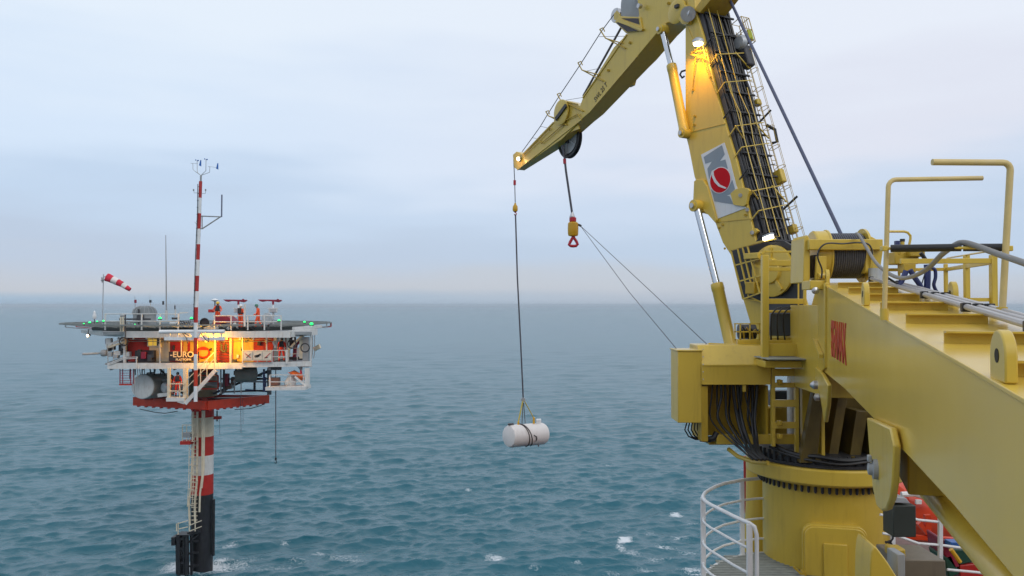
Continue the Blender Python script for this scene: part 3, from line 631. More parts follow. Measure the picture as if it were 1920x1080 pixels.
MB().bar(P(1437, 656, D + .02), P(1514, 656, D + .02), .04, .19).build('toe_board', YEL, acc, bevel=.006)
MB().bar(P(1440, 643, D + .3), P(1500, 643, D + .3), .04, .09).build('toe_board', YEL, acc, bevel=.006)
MB().bar(P(1427, 476, D), P(1434, 470, D), .04, .03).build('rail_end', YEL, acc)
MB().prism([P(x, y, D - .02) for x, y in ((1429, 500), (1436, 480), (1440, 480), (1440, 500))], (0, .05, 0)).build('gusset', YEL, acc)
eb = thing('motor_cabinet', 'grey panelled motor cabinet in a yellow frame behind the platform rails', 'cabinet', P(1468, 636, 12.75))
MB().box(P(1464, 608, 12.8), (.40, .3, .36)).build('panel', mat('blue_grey_panel', (.08, .10, .13), .4, var=.1), eb, bevel=.01)
MB().bar(P(1437, 584, 12.6), P(1492, 584, 12.6), .06, .04).bar(P(1437, 636, 12.6), P(1497, 636, 12.6), .06, .05).bar(P(1489, 584, 12.6), P(1489, 636, 12.6), .05, .05).bar(P(1440, 584, 12.6), P(1440, 636, 12.6), .03, .05).build('frame', YEL, eb, bevel=.006)
for k in range(3):
    x0 = 1446 + k * 11; MB().tube([P(x0 + 20, 576, 12.5), P(x0 + 10, 578, 12.45), P(x0, 590, 12.42), P(x0 - 1 + k, 615, 12.42), P(x0 + k * 2, 640, 12.5)], .013, 8).build('hose', BLK, eb)
MB().lathe(P(1500, 605, 12.8), (1, 0, 0), [(.03, -.06), (.2, -.06), (.2, .06), (.03, .06)], 24).build('hose_reel', DGR, eb)
MB().bar(P(1490, 620, 12.4), P(1490, 640, 12.4), .06, .06).build('bracket', YEL, eb, bevel=.01)

# -- hydraulic hose housing and the electrical cabinet beside it
hh = thing('hose_housing', 'wide yellow hose housing with a bright sloping top and black hoses hanging under it', 'housing', P(1382, 815, 12.6))
prof = [(12.30, 720), (12.30, 683), (12.62, 646), (13.1, 646), (13.1, 720)]
xL, xR = P(1316, 700, 12.3).x, P(1446, 700, 12.3).x
def hz(y, py, Y0=12.3): return P(0, py, y).z
pr = [(12.30, hz(12.3, 721)), (12.30, hz(12.3, 684)), (12.60, hz(12.6, 647)), (13.15, hz(12.6, 647)), (13.15, hz(12.3, 721))]
hood = MB().prism([(xL, y, z) for y, z in pr], (xR - xL, 0, 0)).build('hood', YEL, hh, bevel=.012)
for py in (685, 720): MB().bar(P(1317, py, 12.295), P(1446, py, 12.295), .012, .018).build('hood_lip', YEL, hh)
for k in range(5):
    MB().cyl(P(1318.5, 655 + k * 14, 12.29), P(1318.5, 655 + k * 14, 12.275), .010, n=6).build('rivet', PIN, hh)
bkz0, bkz1 = P(0, 817, 12.9).z, P(0, 722, 12.5).z
MB().box(((xL + xR) / 2, 12.95, (bkz0 + bkz1) / 2), (xR - xL, .06, bkz1 - bkz0)).build('back_plate', YELD, hh)
MB().box((xL + .05, 12.62, (bkz0 + bkz1) / 2), (.1, .55, bkz1 - bkz0 - .004)).build('side_plate', YELD, hh)
MB().box((xR - .02, 12.68, (bkz0 + bkz1) / 2), (.04, .45, bkz1 - bkz0 - .006)).build('side_plate', YELD, hh)
MB().tube([P(1320, 650, 12.9), P(1330, 644, 12.9), P(1425, 648, 12.9)], .012, 6).build('grab_rail', YEL, hh)
rg = random.Random(4)
for k in range(12):
    x0 = 1338 + k * 7.4 + rg.uniform(-2, 2); Y0 = rg.uniform(12.42, 12.75); rad = rg.choice((.014, .02, .026, .012))
    x1 = 1398 + k * 2.6 + rg.uniform(-5, 5); sag = rg.uniform(-6, 10)
    pts = [P(x0, 716, Y0), P(x0 + rg.uniform(-3, 3), 745, Y0), P(x0 + sag, 785, Y0 - .03), P(x0 + (x1 - x0) * .45 + sag * .5, 820, 12.3), P(x1, 850, 12.0), P(x1 + 14, 862, 11.87)]
    # smooth by Catmull-Rom
    sp_ = []
    for i in range(len(pts) - 1):
        a, b, c, d_ = pts[max(i - 1, 0)], pts[i], pts[i + 1], pts[min(i + 2, len(pts) - 1)]
        for q in range(4):
            u_ = q / 4; sp_.append(.5 * ((2 * b) + (c - a) * u_ + (2 * a - 5 * b + 4 * c - d_) * u_ * u_ + (3 * b - a - 3 * c + d_) * u_ ** 3))
    sp_.append(pts[-1]); MB().tube(sp_, rad, 8).build('hose', BLK, hh)
MB().box(P(1395, 728, 12.34), (.05, .04, .1)).build('cable_clamp', YEL, hh)
# big bundle that wraps round the slew ring
for k in range(2):
    pts = []
    for i in range(26):
        a = R_(205 + i * 4.6 + k * 2); rr_ = 1.13 + .045 * k; pts.append((PX + math.cos(a) * rr_, PY + math.sin(a) * rr_, ZF0 + .06 + .05 * (2 - k) - .02 * math.sin(i * .6 + k) + max(0, (6 - i)) * .025))
    MB().tube(pts, (.034, .02)[k], 8).build('ring_hose', BLK, hh)
ec = thing('electrical_cabinet', 'tall plain yellow electrical cabinet at the left end of the hose housing', 'cabinet', P(1294, 794, 12.7))
bx0, bx1 = P(1271, 700, 12.35).x, P(1318, 700, 12.35).x - .012; z0, z1 = P(0, 793, 12.35).z, P(0, 659, 12.35).z
MB().box(((bx0 + bx1) / 2, 12.62, (z0 + z1) / 2), (bx1 - bx0, .54, z1 - z0)).build('body', YEL, ec, bevel=.01)
MB().box(((bx0 + bx1) / 2, 12.62, z1 + .012), (bx1 - bx0 + .03, .57, .022)).build('lid', YEL, ec, bevel=.005)
for k in range(6):
    x0 = 1288 + k * 5; MB().tube([P(x0, 792, 12.6), P(x0 - 4 + k, 806, 12.6), P(x0 + 3 + k, 818, 12.6), P(x0 + 16, 824, 12.6), P(1330 + k * 3, 824, 12.55)], .011, 6).build('cable', BLK, ec)
MB().tube([P(1313, 822, 12.55), P(1326, 824, 12.5), P(1338, 822, 12.48), P(1344, 812, 12.5)], .05, 10).build('cable_gland', BLKM, ec)
gc = thing('guarded_valve_stand', 'low guarded valve stand with pipes in a thin yellow cage, by the cylinder foot', 'valve stand', P(1400, 650, 13.1))
cg = MB()
for px in (1378, 1388, 1406, 1424): cg.bar(P(px, 607, 12.95), P(px, 648, 12.95), .018, .018)
for py in (607, 622, 637): cg.bar(P(1376, py, 12.95), P(1426, py, 12.95), .018, .018)
cg.build('cage', YEL, gc)
MB().bar(P(1380, 641, 13.0), P(1426, 641, 13.0), .2, .07).build('tray', YEL, gc, bevel=.005)
MB().lathe(P(1402, 622, 13.2), (1, 0, 0), [(.02, -.16), (.12, -.15), (.12, .12), (.04, .14), (.04, .2)], 18).build('motor', DGR, gc)
for k in range(4): MB().tube([P(1388 + k * 8, 640, 13.1), P(1386 + k * 8, 622, 13.05), P(1392 + k * 8, 612 + k * 2, 13.05), P(1400 + k * 7, 626, 13.05)], .016, 6).build('pipe', (BLK, YELD)[k % 2], gc)

# walkway with curved white rails left of the pedestal
zt = P(1391, 900, 13.0).z
wk = thing('crane_walkway', 'curved grating walkway with four white rails round the crane pedestal', 'walkway', V((PX - 1.6, PY - .4, zt - 1.21)))
arc = [(1436, 897), (1424, 897), (1391, 900), (1356, 907), (1340, 913), (1329, 919), (1321, 925), (1318, 931), (1319, 936), (1324, 941), (1333, 947), (1344, 952), (1373, 967), (1393, 976), (1405, 981)]
ap = [PZ(x, y, zt) for x, y in arc]
for k in range(4):
    pts = [p - Zv * .325 * k for p in ap]
    if k == 0: pts = pts + [ap[-1] + V((.06, -.02, -.04)), ap[-1] + V((.085, -.03, -.14)), ap[-1] + V((.085, -.03, -1.2))]
    MB().tube(pts, .027 if k == 0 else .019, 9).build('rail', WHT, wk)
fl = [p - Zv * 1.21 for p in ap]
inner = [V((PX - .9, PY + .3, zt - 1.21)), V((PX - .6, PY - 1.6, zt - 1.21))]
poly = fl + [V((fl[-1].x + .4, fl[-1].y - .3, fl[-1].z)), V((PX - .1, PY - 1.3, fl[0].z)), V((PX - .1, PY + .5, fl[0].z))]
MB().prism(poly, (0, 0, -.03)).build('grating_floor', mat('dark_grating_base', (.10, .105, .10), .6), wk)
MB().tube([p + Zv * -.02 for p in fl], .04, 6).build('floor_edge', WHT, wk)
xs0, xs1 = min(p.x for p in fl), PX - .7
gbar = None
for i in range(34):
    yy = fl[0].y - .05 - i * .078
    xl_ = min((p.x for p in fl if abs(p.y - yy) < .22), default=xs0)
    MB().bar((xl_ + .05, yy, fl[0].z + .012), (xs1, yy, fl[0].z + .012), .03, .024).build('grating_bar', GRATE, wk)
for i in (2, 7, 14):
    MB().bar(ap[i] - Zv * 1.25, ap[i] - Zv * .01, .07, .05).build('post', WHT, wk, bevel=.006)
MB().tube([P(1420, 1056, 11.4), P(1420, 1062, 11.4), P(1420, 1078, 11.4)], .02, 8).build('floor_fitting', YELD, wk)
yc = thing('yellow_deck_post', 'stout yellow deck post standing behind the curved white rails', 'post', V((P(1422, 1035, 14.2).x, 14.2, zt - 2.2)))
MB().lathe(ORG[yc], (0, 0, 1), [(.24, 0), (.24, 1.0), (.21, 1.5), (.20, P(0, 868, 14.2).z - zt + 2.2), (.16, P(0, 866, 14.2).z - zt + 2.2)], 24).build('shaft', YEL, yc)
rp = thing('red_signal_pole', 'thin red pole with a white base behind the walkway rails', 'pole', P(1399, 960, 14.6))
MB().cyl(P(1399, 962, 14.6), P(1398, 855, 14.6), .04, n=10).build('pole', RED, rp)
MB().box(P(1405, 880, 14.65), (.07, .07, .4)).build('bracket', WHT, rp)
# ------------------------------------------------------------------ foreground box girder with its winch
GD = V((.301, 1, 0)).normalized(); GN = V((-GD.y, GD.x, 0))        # along (away), side normal (to the left)
G0 = V((4.095, 10.5, 0))                                           # far left top corner (plan)
GR = -GN                                                           # across, to the right
ZT = lambda y: 20 + .28 - .077 * (10.5 - y)                        # top surface height by depth
def GT(y, r=0, h=0):                                               # point on the top: depth y along the left edge, r across, h up
    p = G0 + V((.301, 1, 0)) * (y - 10.5); q = p + GR * r; q.z = ZT(y) + h; return q
def GS(px, py, o=0): return PP(px, py, G0 + GN * o, GN)             # pixel on the side plane
GW = .74
girder = thing('box_girder', 'large glossy yellow box girder with cross ribs on top, coming towards the camera', 'girder', GT(6, .3, -.6))
def ybot(y): return ZT(y) - np.interp(y, [1.2, 2.75, 3.78, 4.7, 6.3, 8.2, 10.5, 10.9], [.66, .675, .70, .75, .84, .96, 1.16, 1.2])
ys = [.9, 2.75, 3.78, 4.7, 6.3, 8.2, 10.5, 10.78]
side = []
for y in ys: side.append((GT(y).x, GT(y).y, ZT(y) - .02))
for y in reversed(ys): side.append((GT(y).x, GT(y).y, ybot(y)))
MB().prism([V(p) + GN * 0 for p in side], GR * .025).build('side_plate', YELG, girder, bevel=.006)
MB().prism([V(p) + GR * (GW - .03) for p in side], GR * .025).build('side_plate', YELG, girder, bevel=.006)
MB().prism([GT(.9, -.012, 0), GT(10.8, -.012, 0), GT(10.8, GW + .012, 0), GT(.9, GW + .012, 0)], (0, 0, -.02)).build('top_plate', YELG, girder, bevel=.004)
bp_ = MB()
for i in range(len(ys) - 1):
    a, b = ys[i], ys[i + 1]; pa, pb = GT(a, .03), GT(b, .03); pa.z, pb.z = ybot(a) + .03, ybot(b) + .03; pc, pd = GT(b, GW - .04), GT(a, GW - .04); pc.z, pd.z = pb.z, pa.z
    bp_.add([pa, pb, pc, pd, pa - Zv * .02, pb - Zv * .02, pc - Zv * .02, pd - Zv * .02], [(0, 1, 2, 3), (7, 6, 5, 4), (0, 4, 5, 1), (2, 6, 7, 3)])
bp_.build('bottom_plate', YELG, girder)
# lower flange strip
for i in range(len(ys) - 1):
    pass
lf = []
for y in ys: q = GT(y, -.03); q.z = ybot(y); lf.append(q)
fl_ = MB()
for i in range(len(lf) - 1): fl_.bar(lf[i], lf[i + 1], .07, .022)
fl_ = None
hb = GT(10.8, .06); MB().prism([(hb.x, 10.82, 18.75), (hb.x + .95, 10.6, 18.75), (hb.x + 1.1, 12.5, 18.75), (hb.x + .1, 12.5, 18.75)], (0, 0, 1.25)).build('root_shade_box', YEL, girder, bevel=.01)  # box added over the gap to keep light off the slewing column
q0, q1 = GT(6.6, .1), GT(5.45, .1); bz = ybot(6) + .01
MB().prism([(q0.x, q0.y, bz), (q1.x, q1.y, bz), (q1.x, q1.y, 18.72), (q0.x, q0.y, 18.9)], GR * .56).build('ear_crossbeam', YELD, girder, bevel=.01)
MB().bar(GT(10.79, .0, -.55), GT(10.79, GW, -.55), .03, 1.08).build('end_plate', YEL, girder)
# cross ribs
for i, y in enumerate((9.49, 8.45, 7.4, 6.35, 5.3, 4.25, 3.2, 2.2)):
    m = MB().bar(GT(y, .07, .03), GT(y, .55, .03), .012, .06).bar(GT(y - .025, .07, .062), GT(y - .025, .55, .062), .06, .01)
    m.build('cross_rib', YEL, girder)
# lifting lugs
def lug(y, r, L=.2, H=.2, T=.045):
    b = GT(y, r, -.005); pts = []
    for k in range(13):
        a = math.pi * k / 12; pts.append(b + GD * math.cos(a) * L / 2 + Zv * (H - L / 2 + math.sin(a) * L / 2))
    pts = [b + GD * L / 2] + pts + [b - GD * L / 2]
    o = MB().prism([p - GR * T / 2 for p in pts], GR * T).build('lifting_lug', YEL, girder, bevel=.007)
    c = b + Zv * (H - L / 2)
    MB().cyl(c - GR * (T / 2 + .002), c + GR * (T / 2 + .002), .028, n=20).build('lug_hole', mat('dark_hole', (.03, .022, .01), .8) if 'dark_hole' not in bpy.data.materials else bpy.data.materials['dark_hole'], o)
for y in (10.35, 6.87, 3.1): lug(y, .03)
for y in (6.9, 10.3): lug(y, GW - .03)
# ear plates hanging from the near side plane
def ear(pts, o, T, name='ear_plate', bev=.012): return MB().prism([GS(x, y, o) for x, y in pts], GR * T).build(name, YEL, girder, bevel=bev)
ea = ear([(1625, 783), (1668, 802), (1675, 835), (1672, 905), (1668, 935), (1660, 955), (1652, 958), (1643, 948), (1636, 915), (1630, 850)], .06, .045)
pc_ = GS(1645, 880, .06)
MB().lathe(pc_, GN, [(.01, -.1), (.06, -.1), (.07, .0), (.07, .03), (.045, .035), (.04, .06), (.02, .065)], 22).build('pin', GREY, girder)
MB().obox(pc_ + GN * .05 + Zv * .075, GD * .03, Zv * .022, GN * .014).build('pin_keeper', GREY, girder, bevel=.006)
ear([(1525, 685), (1540, 700), (1552, 722), (1550, 760), (1545, 792), (1541, 765), (1536, 735), (1528, 712)], .06, .05)
MB().lathe(GS(1533, 722, .06), GN, [(.01, 0), (.06, 0), (.06, .05), (.03, .09), (.01, .1)], 16).build('pin', PIN, girder)
MB().lathe(GS(1536, 745, .06), GN, [(.01, 0), (.05, 0), (.05, .05), (.01, .07)], 16).build('pin', PIN, girder)
# root plates at the far end
q = [GS(x, y, .03) for x, y in ((1514, 600), (1530, 540), (1546, 530), (1546, 690), (1532, 704), (1518, 690))]
MB().prism(q, GR * .05).build('root_plate', YEL, girder, bevel=.01)
MB().bar(GS(1520, 620, .06), GS(1540, 668, .06), .05, .05).build('root_strut', YEL, girder)
# cylinder under the girder
MB().cyl(GS(1700, 868, -.38), GS(1960, 1165, -.28), .085, n=24).build('support_cylinder', YEL, girder)
# lettering, foreshortened red name on the side
a, b = GS(1549, 660, .004), GS(1586, 662, .004)
text('SEAMAX', 'name_lettering', REDT, GS(1571, 643, .004), -GD, Zv, .56, girder, align='CENTER', sx=.74, extrude=.003, bold=.02)
# three grey pipes with clamps, along the top
for k, r in enumerate((.53, .595, .66)):
    y1 = (10.3, 9.6, 9.2)[k]
    pt = thing('grey_pipe', ('grey pipe along the girder top, nearest the cross ribs', 'grey pipe along the girder top, middle one of three', 'grey pipe along the girder top, farthest from the cross ribs')[k], 'pipe', GT(6, r, .06), 'grey pipes along the girder')
    MB().tube([GT(.95, r, .075), GT(y1, r, .075)], .022, 12).build('tube', PIPEM, pt)
    for y in ((10.2, 7.1, 5.75, 4.45, 3.2), (9.5, 7.0, 5.7, 4.4, 3.15), (9.1, 6.95, 5.68, 4.36, 3.1))[k]:
        MB().obox(GT(y, r, .07), GD * .035, GR * .028, Zv * .032).build('clamp', BLK, pt, bevel=.006)
# guard hoops
def hoop(name, base_px, top_px, end_px, y, r, label):
    b = P(base_px[0], base_px[1], y); t = P(top_px[0], top_px[1], y); e = P(end_px[0], end_px[1], y)
    h = thing(name, label, 'guard bar', b, 'guard bars on the girder')
    d1 = (b - t).normalized(); d2 = (e - t).normalized(); rc = .05
    pts = [b] + [t + d1 * rc * (1 - math.sin(a)) + d2 * rc * (1 - math.cos(a)) for a in [R_(q) for q in (0, 22, 45, 68, 90)]] + [e]
    pts = [b] + [t + d1 * (rc - rc * math.sin(a)) + d2 * (rc - rc * math.cos(a)) for a in [R_(q) for q in (0, 20, 45, 70, 90)]] + [e]
    MB().tube(pts, r, 12).build('bent_tube', HOOPM, h)
    MB().lathe(b, (0, 0, 1), [(r, -.03), (r + .012, -.03), (r + .012, .05), (r, .05)], 14).build('socket', YEL, h)
    return h
yb = 5.55
hoop('guard_bar', (1658, 592), (1666, 337), (1842, 334), yb, .0165, 'thinner bent yellow guard bar with the lower arm pointing right')
hoop('guard_bar', (1879, 590), (1895, 305), (1748, 304), yb - .35, .021, 'thicker bent yellow guard bar with the higher arm pointing left')
rb_ = thing('guide_roller', 'long black guide roller lying between the two bent yellow guard bars', 'roller', P(1775, 466, yb - .1))
MB().cyl(P(1670, 466, yb - .05), P(1802, 464, yb - .2), .026, n=16).cyl(P(1806, 464, yb - .2), P(1888, 464, yb - .33), .026, n=16).build('roller', BLK, rb_)
MB().cyl(P(1655, 466, yb), P(1897, 464, yb - .35), .010, n=8).build('axle', YEL, rb_)
for px in (1657, 1891): MB().box(P(px, 466, yb - .1 if px < 1700 else yb - .34), (.035, .05, .035)).build('bracket', YEL, rb_, bevel=.005)
# heavy grey hose over the roller to the winch
def smooth(pts, n=6):
    o = []
    for i in range(len(pts) - 1):
        a, b, c, d_ = pts[max(i - 1, 0)], pts[i], pts[i + 1], pts[min(i + 2, len(pts) - 1)]
        for q in range(n):
            u_ = q / n; o.append(.5 * ((2 * b) + (c - a) * u_ + (2 * a - 5 * b + 4 * c - d_) * u_ * u_ + (3 * b - a - 3 * c + d_) * u_ ** 3))
    return o + [pts[-1]]
hp = [P(1990, 520, 4.2), P(1920, 493, 4.6), P(1870, 476, 5.0), P(1830, 461, 5.25), P(1806, 455, 5.35), P(1790, 460, 5.45), P(1765, 478, 5.9), P(1740, 503, 6.6), P(1712, 518, 7.3), P(1686, 521, 8), P(1662, 510, 8.8), P(1642, 492, 9.4), P(1625, 465, 10), P(1612, 443, 10.4), P(1606, 438, 10.7)]
tag(MB().tube(smooth(hp), [.020 for i in range(len(smooth(hp)))], 10).build('hose', HOSE, ang=80), 'thick grey hose sagging over the black roller towards the winch', 'hose')
# winch on the girder end
WY = 10.75
win = thing('rope_winch', 'yellow rope winch with grey rope and black drum on the far end of the girder', 'winch', GT(10.6, .35, 0))
wx = GR; wcn = P(1582, 483, WY + .25)
dl = P(1549, 480, WY + .25); dr = P(1614, 480, WY + .25)
ax = V((1, -.08, 0)).normalized()
MB().cyl(dl, dl + ax * .47, .285, n=40).build('drum', BLK, win)
for k in range(15): 
    c = dl + ax * (.03 + k * .0285); MB().tube([c + (Zv * math.cos(2 * math.pi * j / 36) + ax.cross(Zv) * math.sin(2 * math.pi * j / 36)) * .30 for j in range(36)], .0145, 6, closed=True).build('rope_turn', ROPE, win)
MB().lathe(dl - ax * .20, ax, [(.1, 0), (.33, 0), (.345, .02), (.345, .17), (.36, .18), (.36, .20), (.1, .2)], 40).build('gear_flange', YEL, win, bevel=.004)
MB().lathe(dl + ax * .47, ax, [(.1, 0), (.37, 0), (.37, .03), (.34, .045), (.1, .05)], 40).build('drum_flange', YEL, win)
MB().bar(P(1514, 459, WY - .13), P(1652, 459, WY - .13), .12, .14).build('front_beam', YEL, win, bevel=.01)
MB().prism([P(x, y, WY - .1) for x, y in ((1508, 447), (1514, 440), (1519, 450), (1519, 530), (1506, 530))], (0, .5, 0)).build('side_frame', YEL, win, bevel=.01)
MB().prism([P(x, y, WY - .1) for x, y in ((1626, 455), (1634, 443), (1650, 452), (1656, 470), (1650, 512), (1622, 512))], (0, .4, 0)).build('side_frame', YEL, win, bevel=.01)
MB().prism([P(x, y, WY - .16) for x, y in ((1532, 480), (1550, 480), (1550, 520), (1530, 525))], (0, .06, 0)).build('front_post', YEL, win, bevel=.006)
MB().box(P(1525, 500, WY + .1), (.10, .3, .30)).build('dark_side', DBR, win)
MB().cyl(P(1534, 518, WY - .17), P(1552, 516, WY - .17), .045, n=14).build('cross_shaft', YEL, win)
MB().tube(smooth([P(x, y, WY - .26) for x, y in ((1540, 522), (1541, 505), (1534, 486), (1534, 472), (1543, 460), (1556, 456), (1580, 457), (1605, 455), (1626, 457), (1634, 466), (1636, 478))]), .011, 7).build('cable', BLK, win)
MB().cyl(P(1641, 530, WY - .2), P(1641, 503, WY - .2), .085, n=20).build('grey_canister', LGR, win)
MB().box(P(1525, 535, WY - .3), (.2, .3, .12)).build('foot', YEL, win, bevel=.01)
MB().lathe(P(1528, 545, WY - .47), (0, -1, 0), [(.01, 0), (.045, 0), (.045, .03), (.01, .05)], 14).build('foot_pin', PIN, win)
# valve group and hoses
vg = thing('valve_block', 'yellow valve block with black and blue hoses behind the black roller', 'valve block', P(1700, 500, 8.6))
MB().box(P(1690, 485, 8.7), (.26, .25, .13)).box(P(1712, 475, 8.6), (.16, .2, .08)).box(P(1700, 503, 8.6), (.13, .15, .1)).cyl(P(1684, 466, 8.6), P(1684, 478, 8.6), .03).build('body', YELD, vg, bevel=.01)
MB().cyl(P(1692, 452, 8.6), P(1692, 470, 8.6), .022, n=10).build('valve_stem', YEL, vg)
MB().cyl(P(1692, 448, 8.6), P(1692, 453, 8.6), .026, n=10).build('valve_cap', BLK, vg)
MB().box(P(1682, 456, 8.6), (.04, .05, .05)).build('solenoid', BLUH, vg)
for pts, r, m in ((((1699, 508), (1694, 520), (1686, 535)), .03, BLUH), (((1706, 506), (1716, 522), (1726, 537), (1730, 552)), .028, BLUH), (((1738, 496), (1739, 515), (1738, 545)), .033, BLUH), (((1746, 502), (1753, 506), (1754, 520), (1751, 535), (1758, 550)), .018, BLUH), (((1726, 474), (1732, 482), (1738, 492)), .022, BLK), (((1663, 520), (1680, 530), (1690, 530), (1698, 520)), .012, BLK), (((1727, 537), (1732, 520), (1736, 508)), .006, BLK)):
    MB().tube(smooth([P(x, y, 8.3) for x, y in pts]), r, 8).build('hose', m, vg)
gb = thing('small_grab_bar', 'small bent yellow grab bar above the valve block', 'grab bar', P(1705, 466, 8.8))
MB().tube([P(x, y, 8.8) for x, y in ((1664, 434), (1695, 434), (1702, 436), (1707, 442), (1707, 448), (1704, 462))], .014, 8).build('bent_tube', YEL, gb)
# guard rail on the far side of the girder
gl = thing('girder_rail', 'yellow flat-bar guard rail with four posts along the right edge of the girder', 'railing', GT(7, GW + .2, 0))
def YB(px, py, Y): return P(px, py, Y)
MB().bar(P(1688, 490, 6.6), P(1862, 489, 6.6), .03, .042).build('top_rail', YEL, gl, bevel=.003)
MB().bar(P(1664, 506, 8.9), P(1776, 505, 8.9), .03, .035).build('far_rail', YEL, gl, bevel=.003)
MB().bar(P(1776, 505, 8.9), P(1862, 491, 6.65), .03, .04).build('side_rail', YEL, gl, bevel=.003)
MB().tube([P(1776, 484, 8.9), P(1812, 478, 7.8), P(1860, 470, 6.6)], .009, 6).build('cable_rail', YEL, gl)
for px, y0, y1, Y, wd in ((1862, 478, 575, 6.6, 11), (1812, 478, 566, 7.8, 9), (1773, 495, 556, 8.9, 6), (1685, 480, 520, 8.9, 4)):
    MB().bar(P(px, y0, Y), P(px + 1, y1, Y), wd / F * Y, wd / F * Y).build('post', YEL, gl, bevel=.004)
MB().bar(P(1815, 562, 6.62), P(1866, 562, 6.62), .03, .03).build('low_rail', YEL, gl)
# hoist rope from the winch up to the crane head
r0 = dl + ax * .2 + Zv * .30; r1 = BP(1362, -14, -.1)
tag(MB().tube([r0, r1], .026, 8).build('hoist_rope', ROPEB), 'long dark blue-grey hoist rope rising from the winch drum to the crane head', 'rope')
# near yellow guard plate at the foot of the picture
gp = thing('curved_guard_plate', 'rounded yellow guard plate right of the pedestal hatch', 'guard plate', P(1660, 1095, 8.6))
MB().prism([P(x, y, 8.6) for x, y in ((1631, 1110), (1632, 1060), (1634, 1035), (1638, 1023), (1645, 1028), (1665, 1055), (1690, 1095), (1700, 1120))], (.05, .5, 0)).build('plate', YEL, gp, bevel=.015)
# ------------------------------------------------------------------ the offshore measuring platform
PD = 61.0
def pw(px, D): return px / F * D                                  # pixels -> metres at depth D
cx0 = P(378.5, 1000, PD).x; CY = PD
plat = thing('offshore_platform', 'red and white offshore platform on one striped column standing in the sea', 'platform', (cx0, CY, 0))
def zp(py, D): return P(960, py, D).z
# column in painted bands
bands = [(1095, 925, BLKP), (925, 888, PRED), (888, 852, PWH), (852, 817, PRED), (817, 781, CREAM), (781, 690, PRED)]
for y0, y1, m in bands:
    MB().lathe((cx0, CY, zp(y0, PD)), (0, 0, 1), [(.80, 0), (.80, zp(y1, PD) - zp(y0, PD))], 40).build('column_band', m, plat)
MB().cyl((cx0 + .95, CY - .2, zp(1040, PD)), (cx0 + .95, CY - .2, zp(935, PD)), .11, n=12).build('fender_pipe', BLKP, plat)
for py in (950, 1000, 1035): MB().bar((cx0 + .6, CY - .2, zp(py, PD)), (cx0 + .95, CY - .2, zp(py, PD)), .08, .08).build('fender_bracket', BLKP, plat)
# ladder on the column
FD = PD - 1.05
lz = lambda py: zp(py, FD)
def LX(px, d=0.0): return P(px, 900, FD - d).x
def lp3(px, py, d=0): return P(px, py, FD - d)
for a_ in (((362, 772), (361, 850), (358, 915), (354, 940), (356, 985)), ((370, 772), (370, 840), (369, 905), (365, 945), (366, 980))): MB().tube([lp3(*q) for q in a_], .08, 7).build('ladder_rail', CREAM, plat)
rg0 = None
for i in range(26):
    py = 780 + i * 7.8; MB().bar(lp3(359, py), lp3(370, py), .05, .05).build('ladder_rung', CREAM, plat)
for a_ in (((380, 770), (379, 895), (375, 925), (374, 960)), ((383, 770), (382, 880), (378, 915))): MB().tube([lp3(*q, .1) for q in a_], .07, 7).build('service_pipe', CREAM, plat)
for i in range(9):
    py = 826 + i * 15; dx = max(0, (py - 900) * .07)
    MB().tube([lp3(360 - dx, py), lp3(355 - dx, py + 1, .45), lp3(364 - dx, py + 2, .7), lp3(371 - dx, py + 1, .45), lp3(370 - dx, py)], .028, 6).build('cage_hoop', CREAM, plat)
for px in (355, 364): MB().tube([lp3(px, 820, .5), lp3(px - 1, 900, .5), lp3(px - 4, 950, .5)], .025, 6).build('cage_strip', CREAM, plat)
# small red rest basket
MB().box(P(351, 829, FD - .3), (.75, .8, .25)).build('rest_platform', PRED, plat)
bsk = MB()
for px in (342, 350, 361): bsk.bar(P(px, 798, FD - .6), P(px, 828, FD - .6), .05, .05)
for py in (797, 812): bsk.bar(P(341, py, FD - .6), P(364, py, FD - .6), .04, .05)
bsk.build('rest_railing', CREAM, plat)
MB().box(P(352, 815, FD - .4), (.5, .5, .35)).build('equipment_box', GREY, plat)
# boat landing
bl = MB()
for px, d in ((335, .9), (349, .9), (333, .1), (350, .1)): bl.bar(P(px, 1003, FD - d), P(px + 1, 1078, FD - d), .24, .24)
for py in (1010, 1028, 1055): bl.bar(P(331, py, FD - .9), P(352, py, FD - .9), .16, .18)
bl.bar(P(336, 1028, FD - .9), P(349, 1055, FD - .9), .08, .08).bar(P(352, 1000, FD - .3), P(376, 995, FD - .2), .3, .2).box(P(329, 1012, FD - .5), (.25, .9, .6)).bar(P(350, 1020, FD - .6), P(372, 1002, FD), .12, .12)
bl.build('boat_landing', BLKP, plat)
MB().prism([P(330, 1003, FD - 1.0), P(352, 1003, FD - 1.0), P(376, 997, FD + .3), P(340, 996, FD + .3)], (0, 0, -.08)).build('landing_floor', BLKP, plat)
lr = MB()
for a_, b_ in (((331, 982), (331, 996)), ((333, 982), (352, 976)), ((333, 992), (352, 988)), ((355, 985), (378, 976)), ((355, 996), (378, 987)), ((355, 985), (355, 996)), ((334, 980), (334, 1003)), ((366, 980), (366, 996))): lr.bar(P(*a_, FD - .8), P(*b_, FD - .8), .055, .055)
lr.build('landing_railing', CREAM, plat)
MB().lathe(P(408, 783, PD - .3), (0, 0, 1), [(.02, -.1), (.3, -.1), (.3, .1), (.02, .1)], 14).build('hose_saddle', PRED, plat)
MB().cyl(P(407, 770, PD - .3), P(407, 790, PD - .3), .05).build('saddle_arm', BLKM, plat)
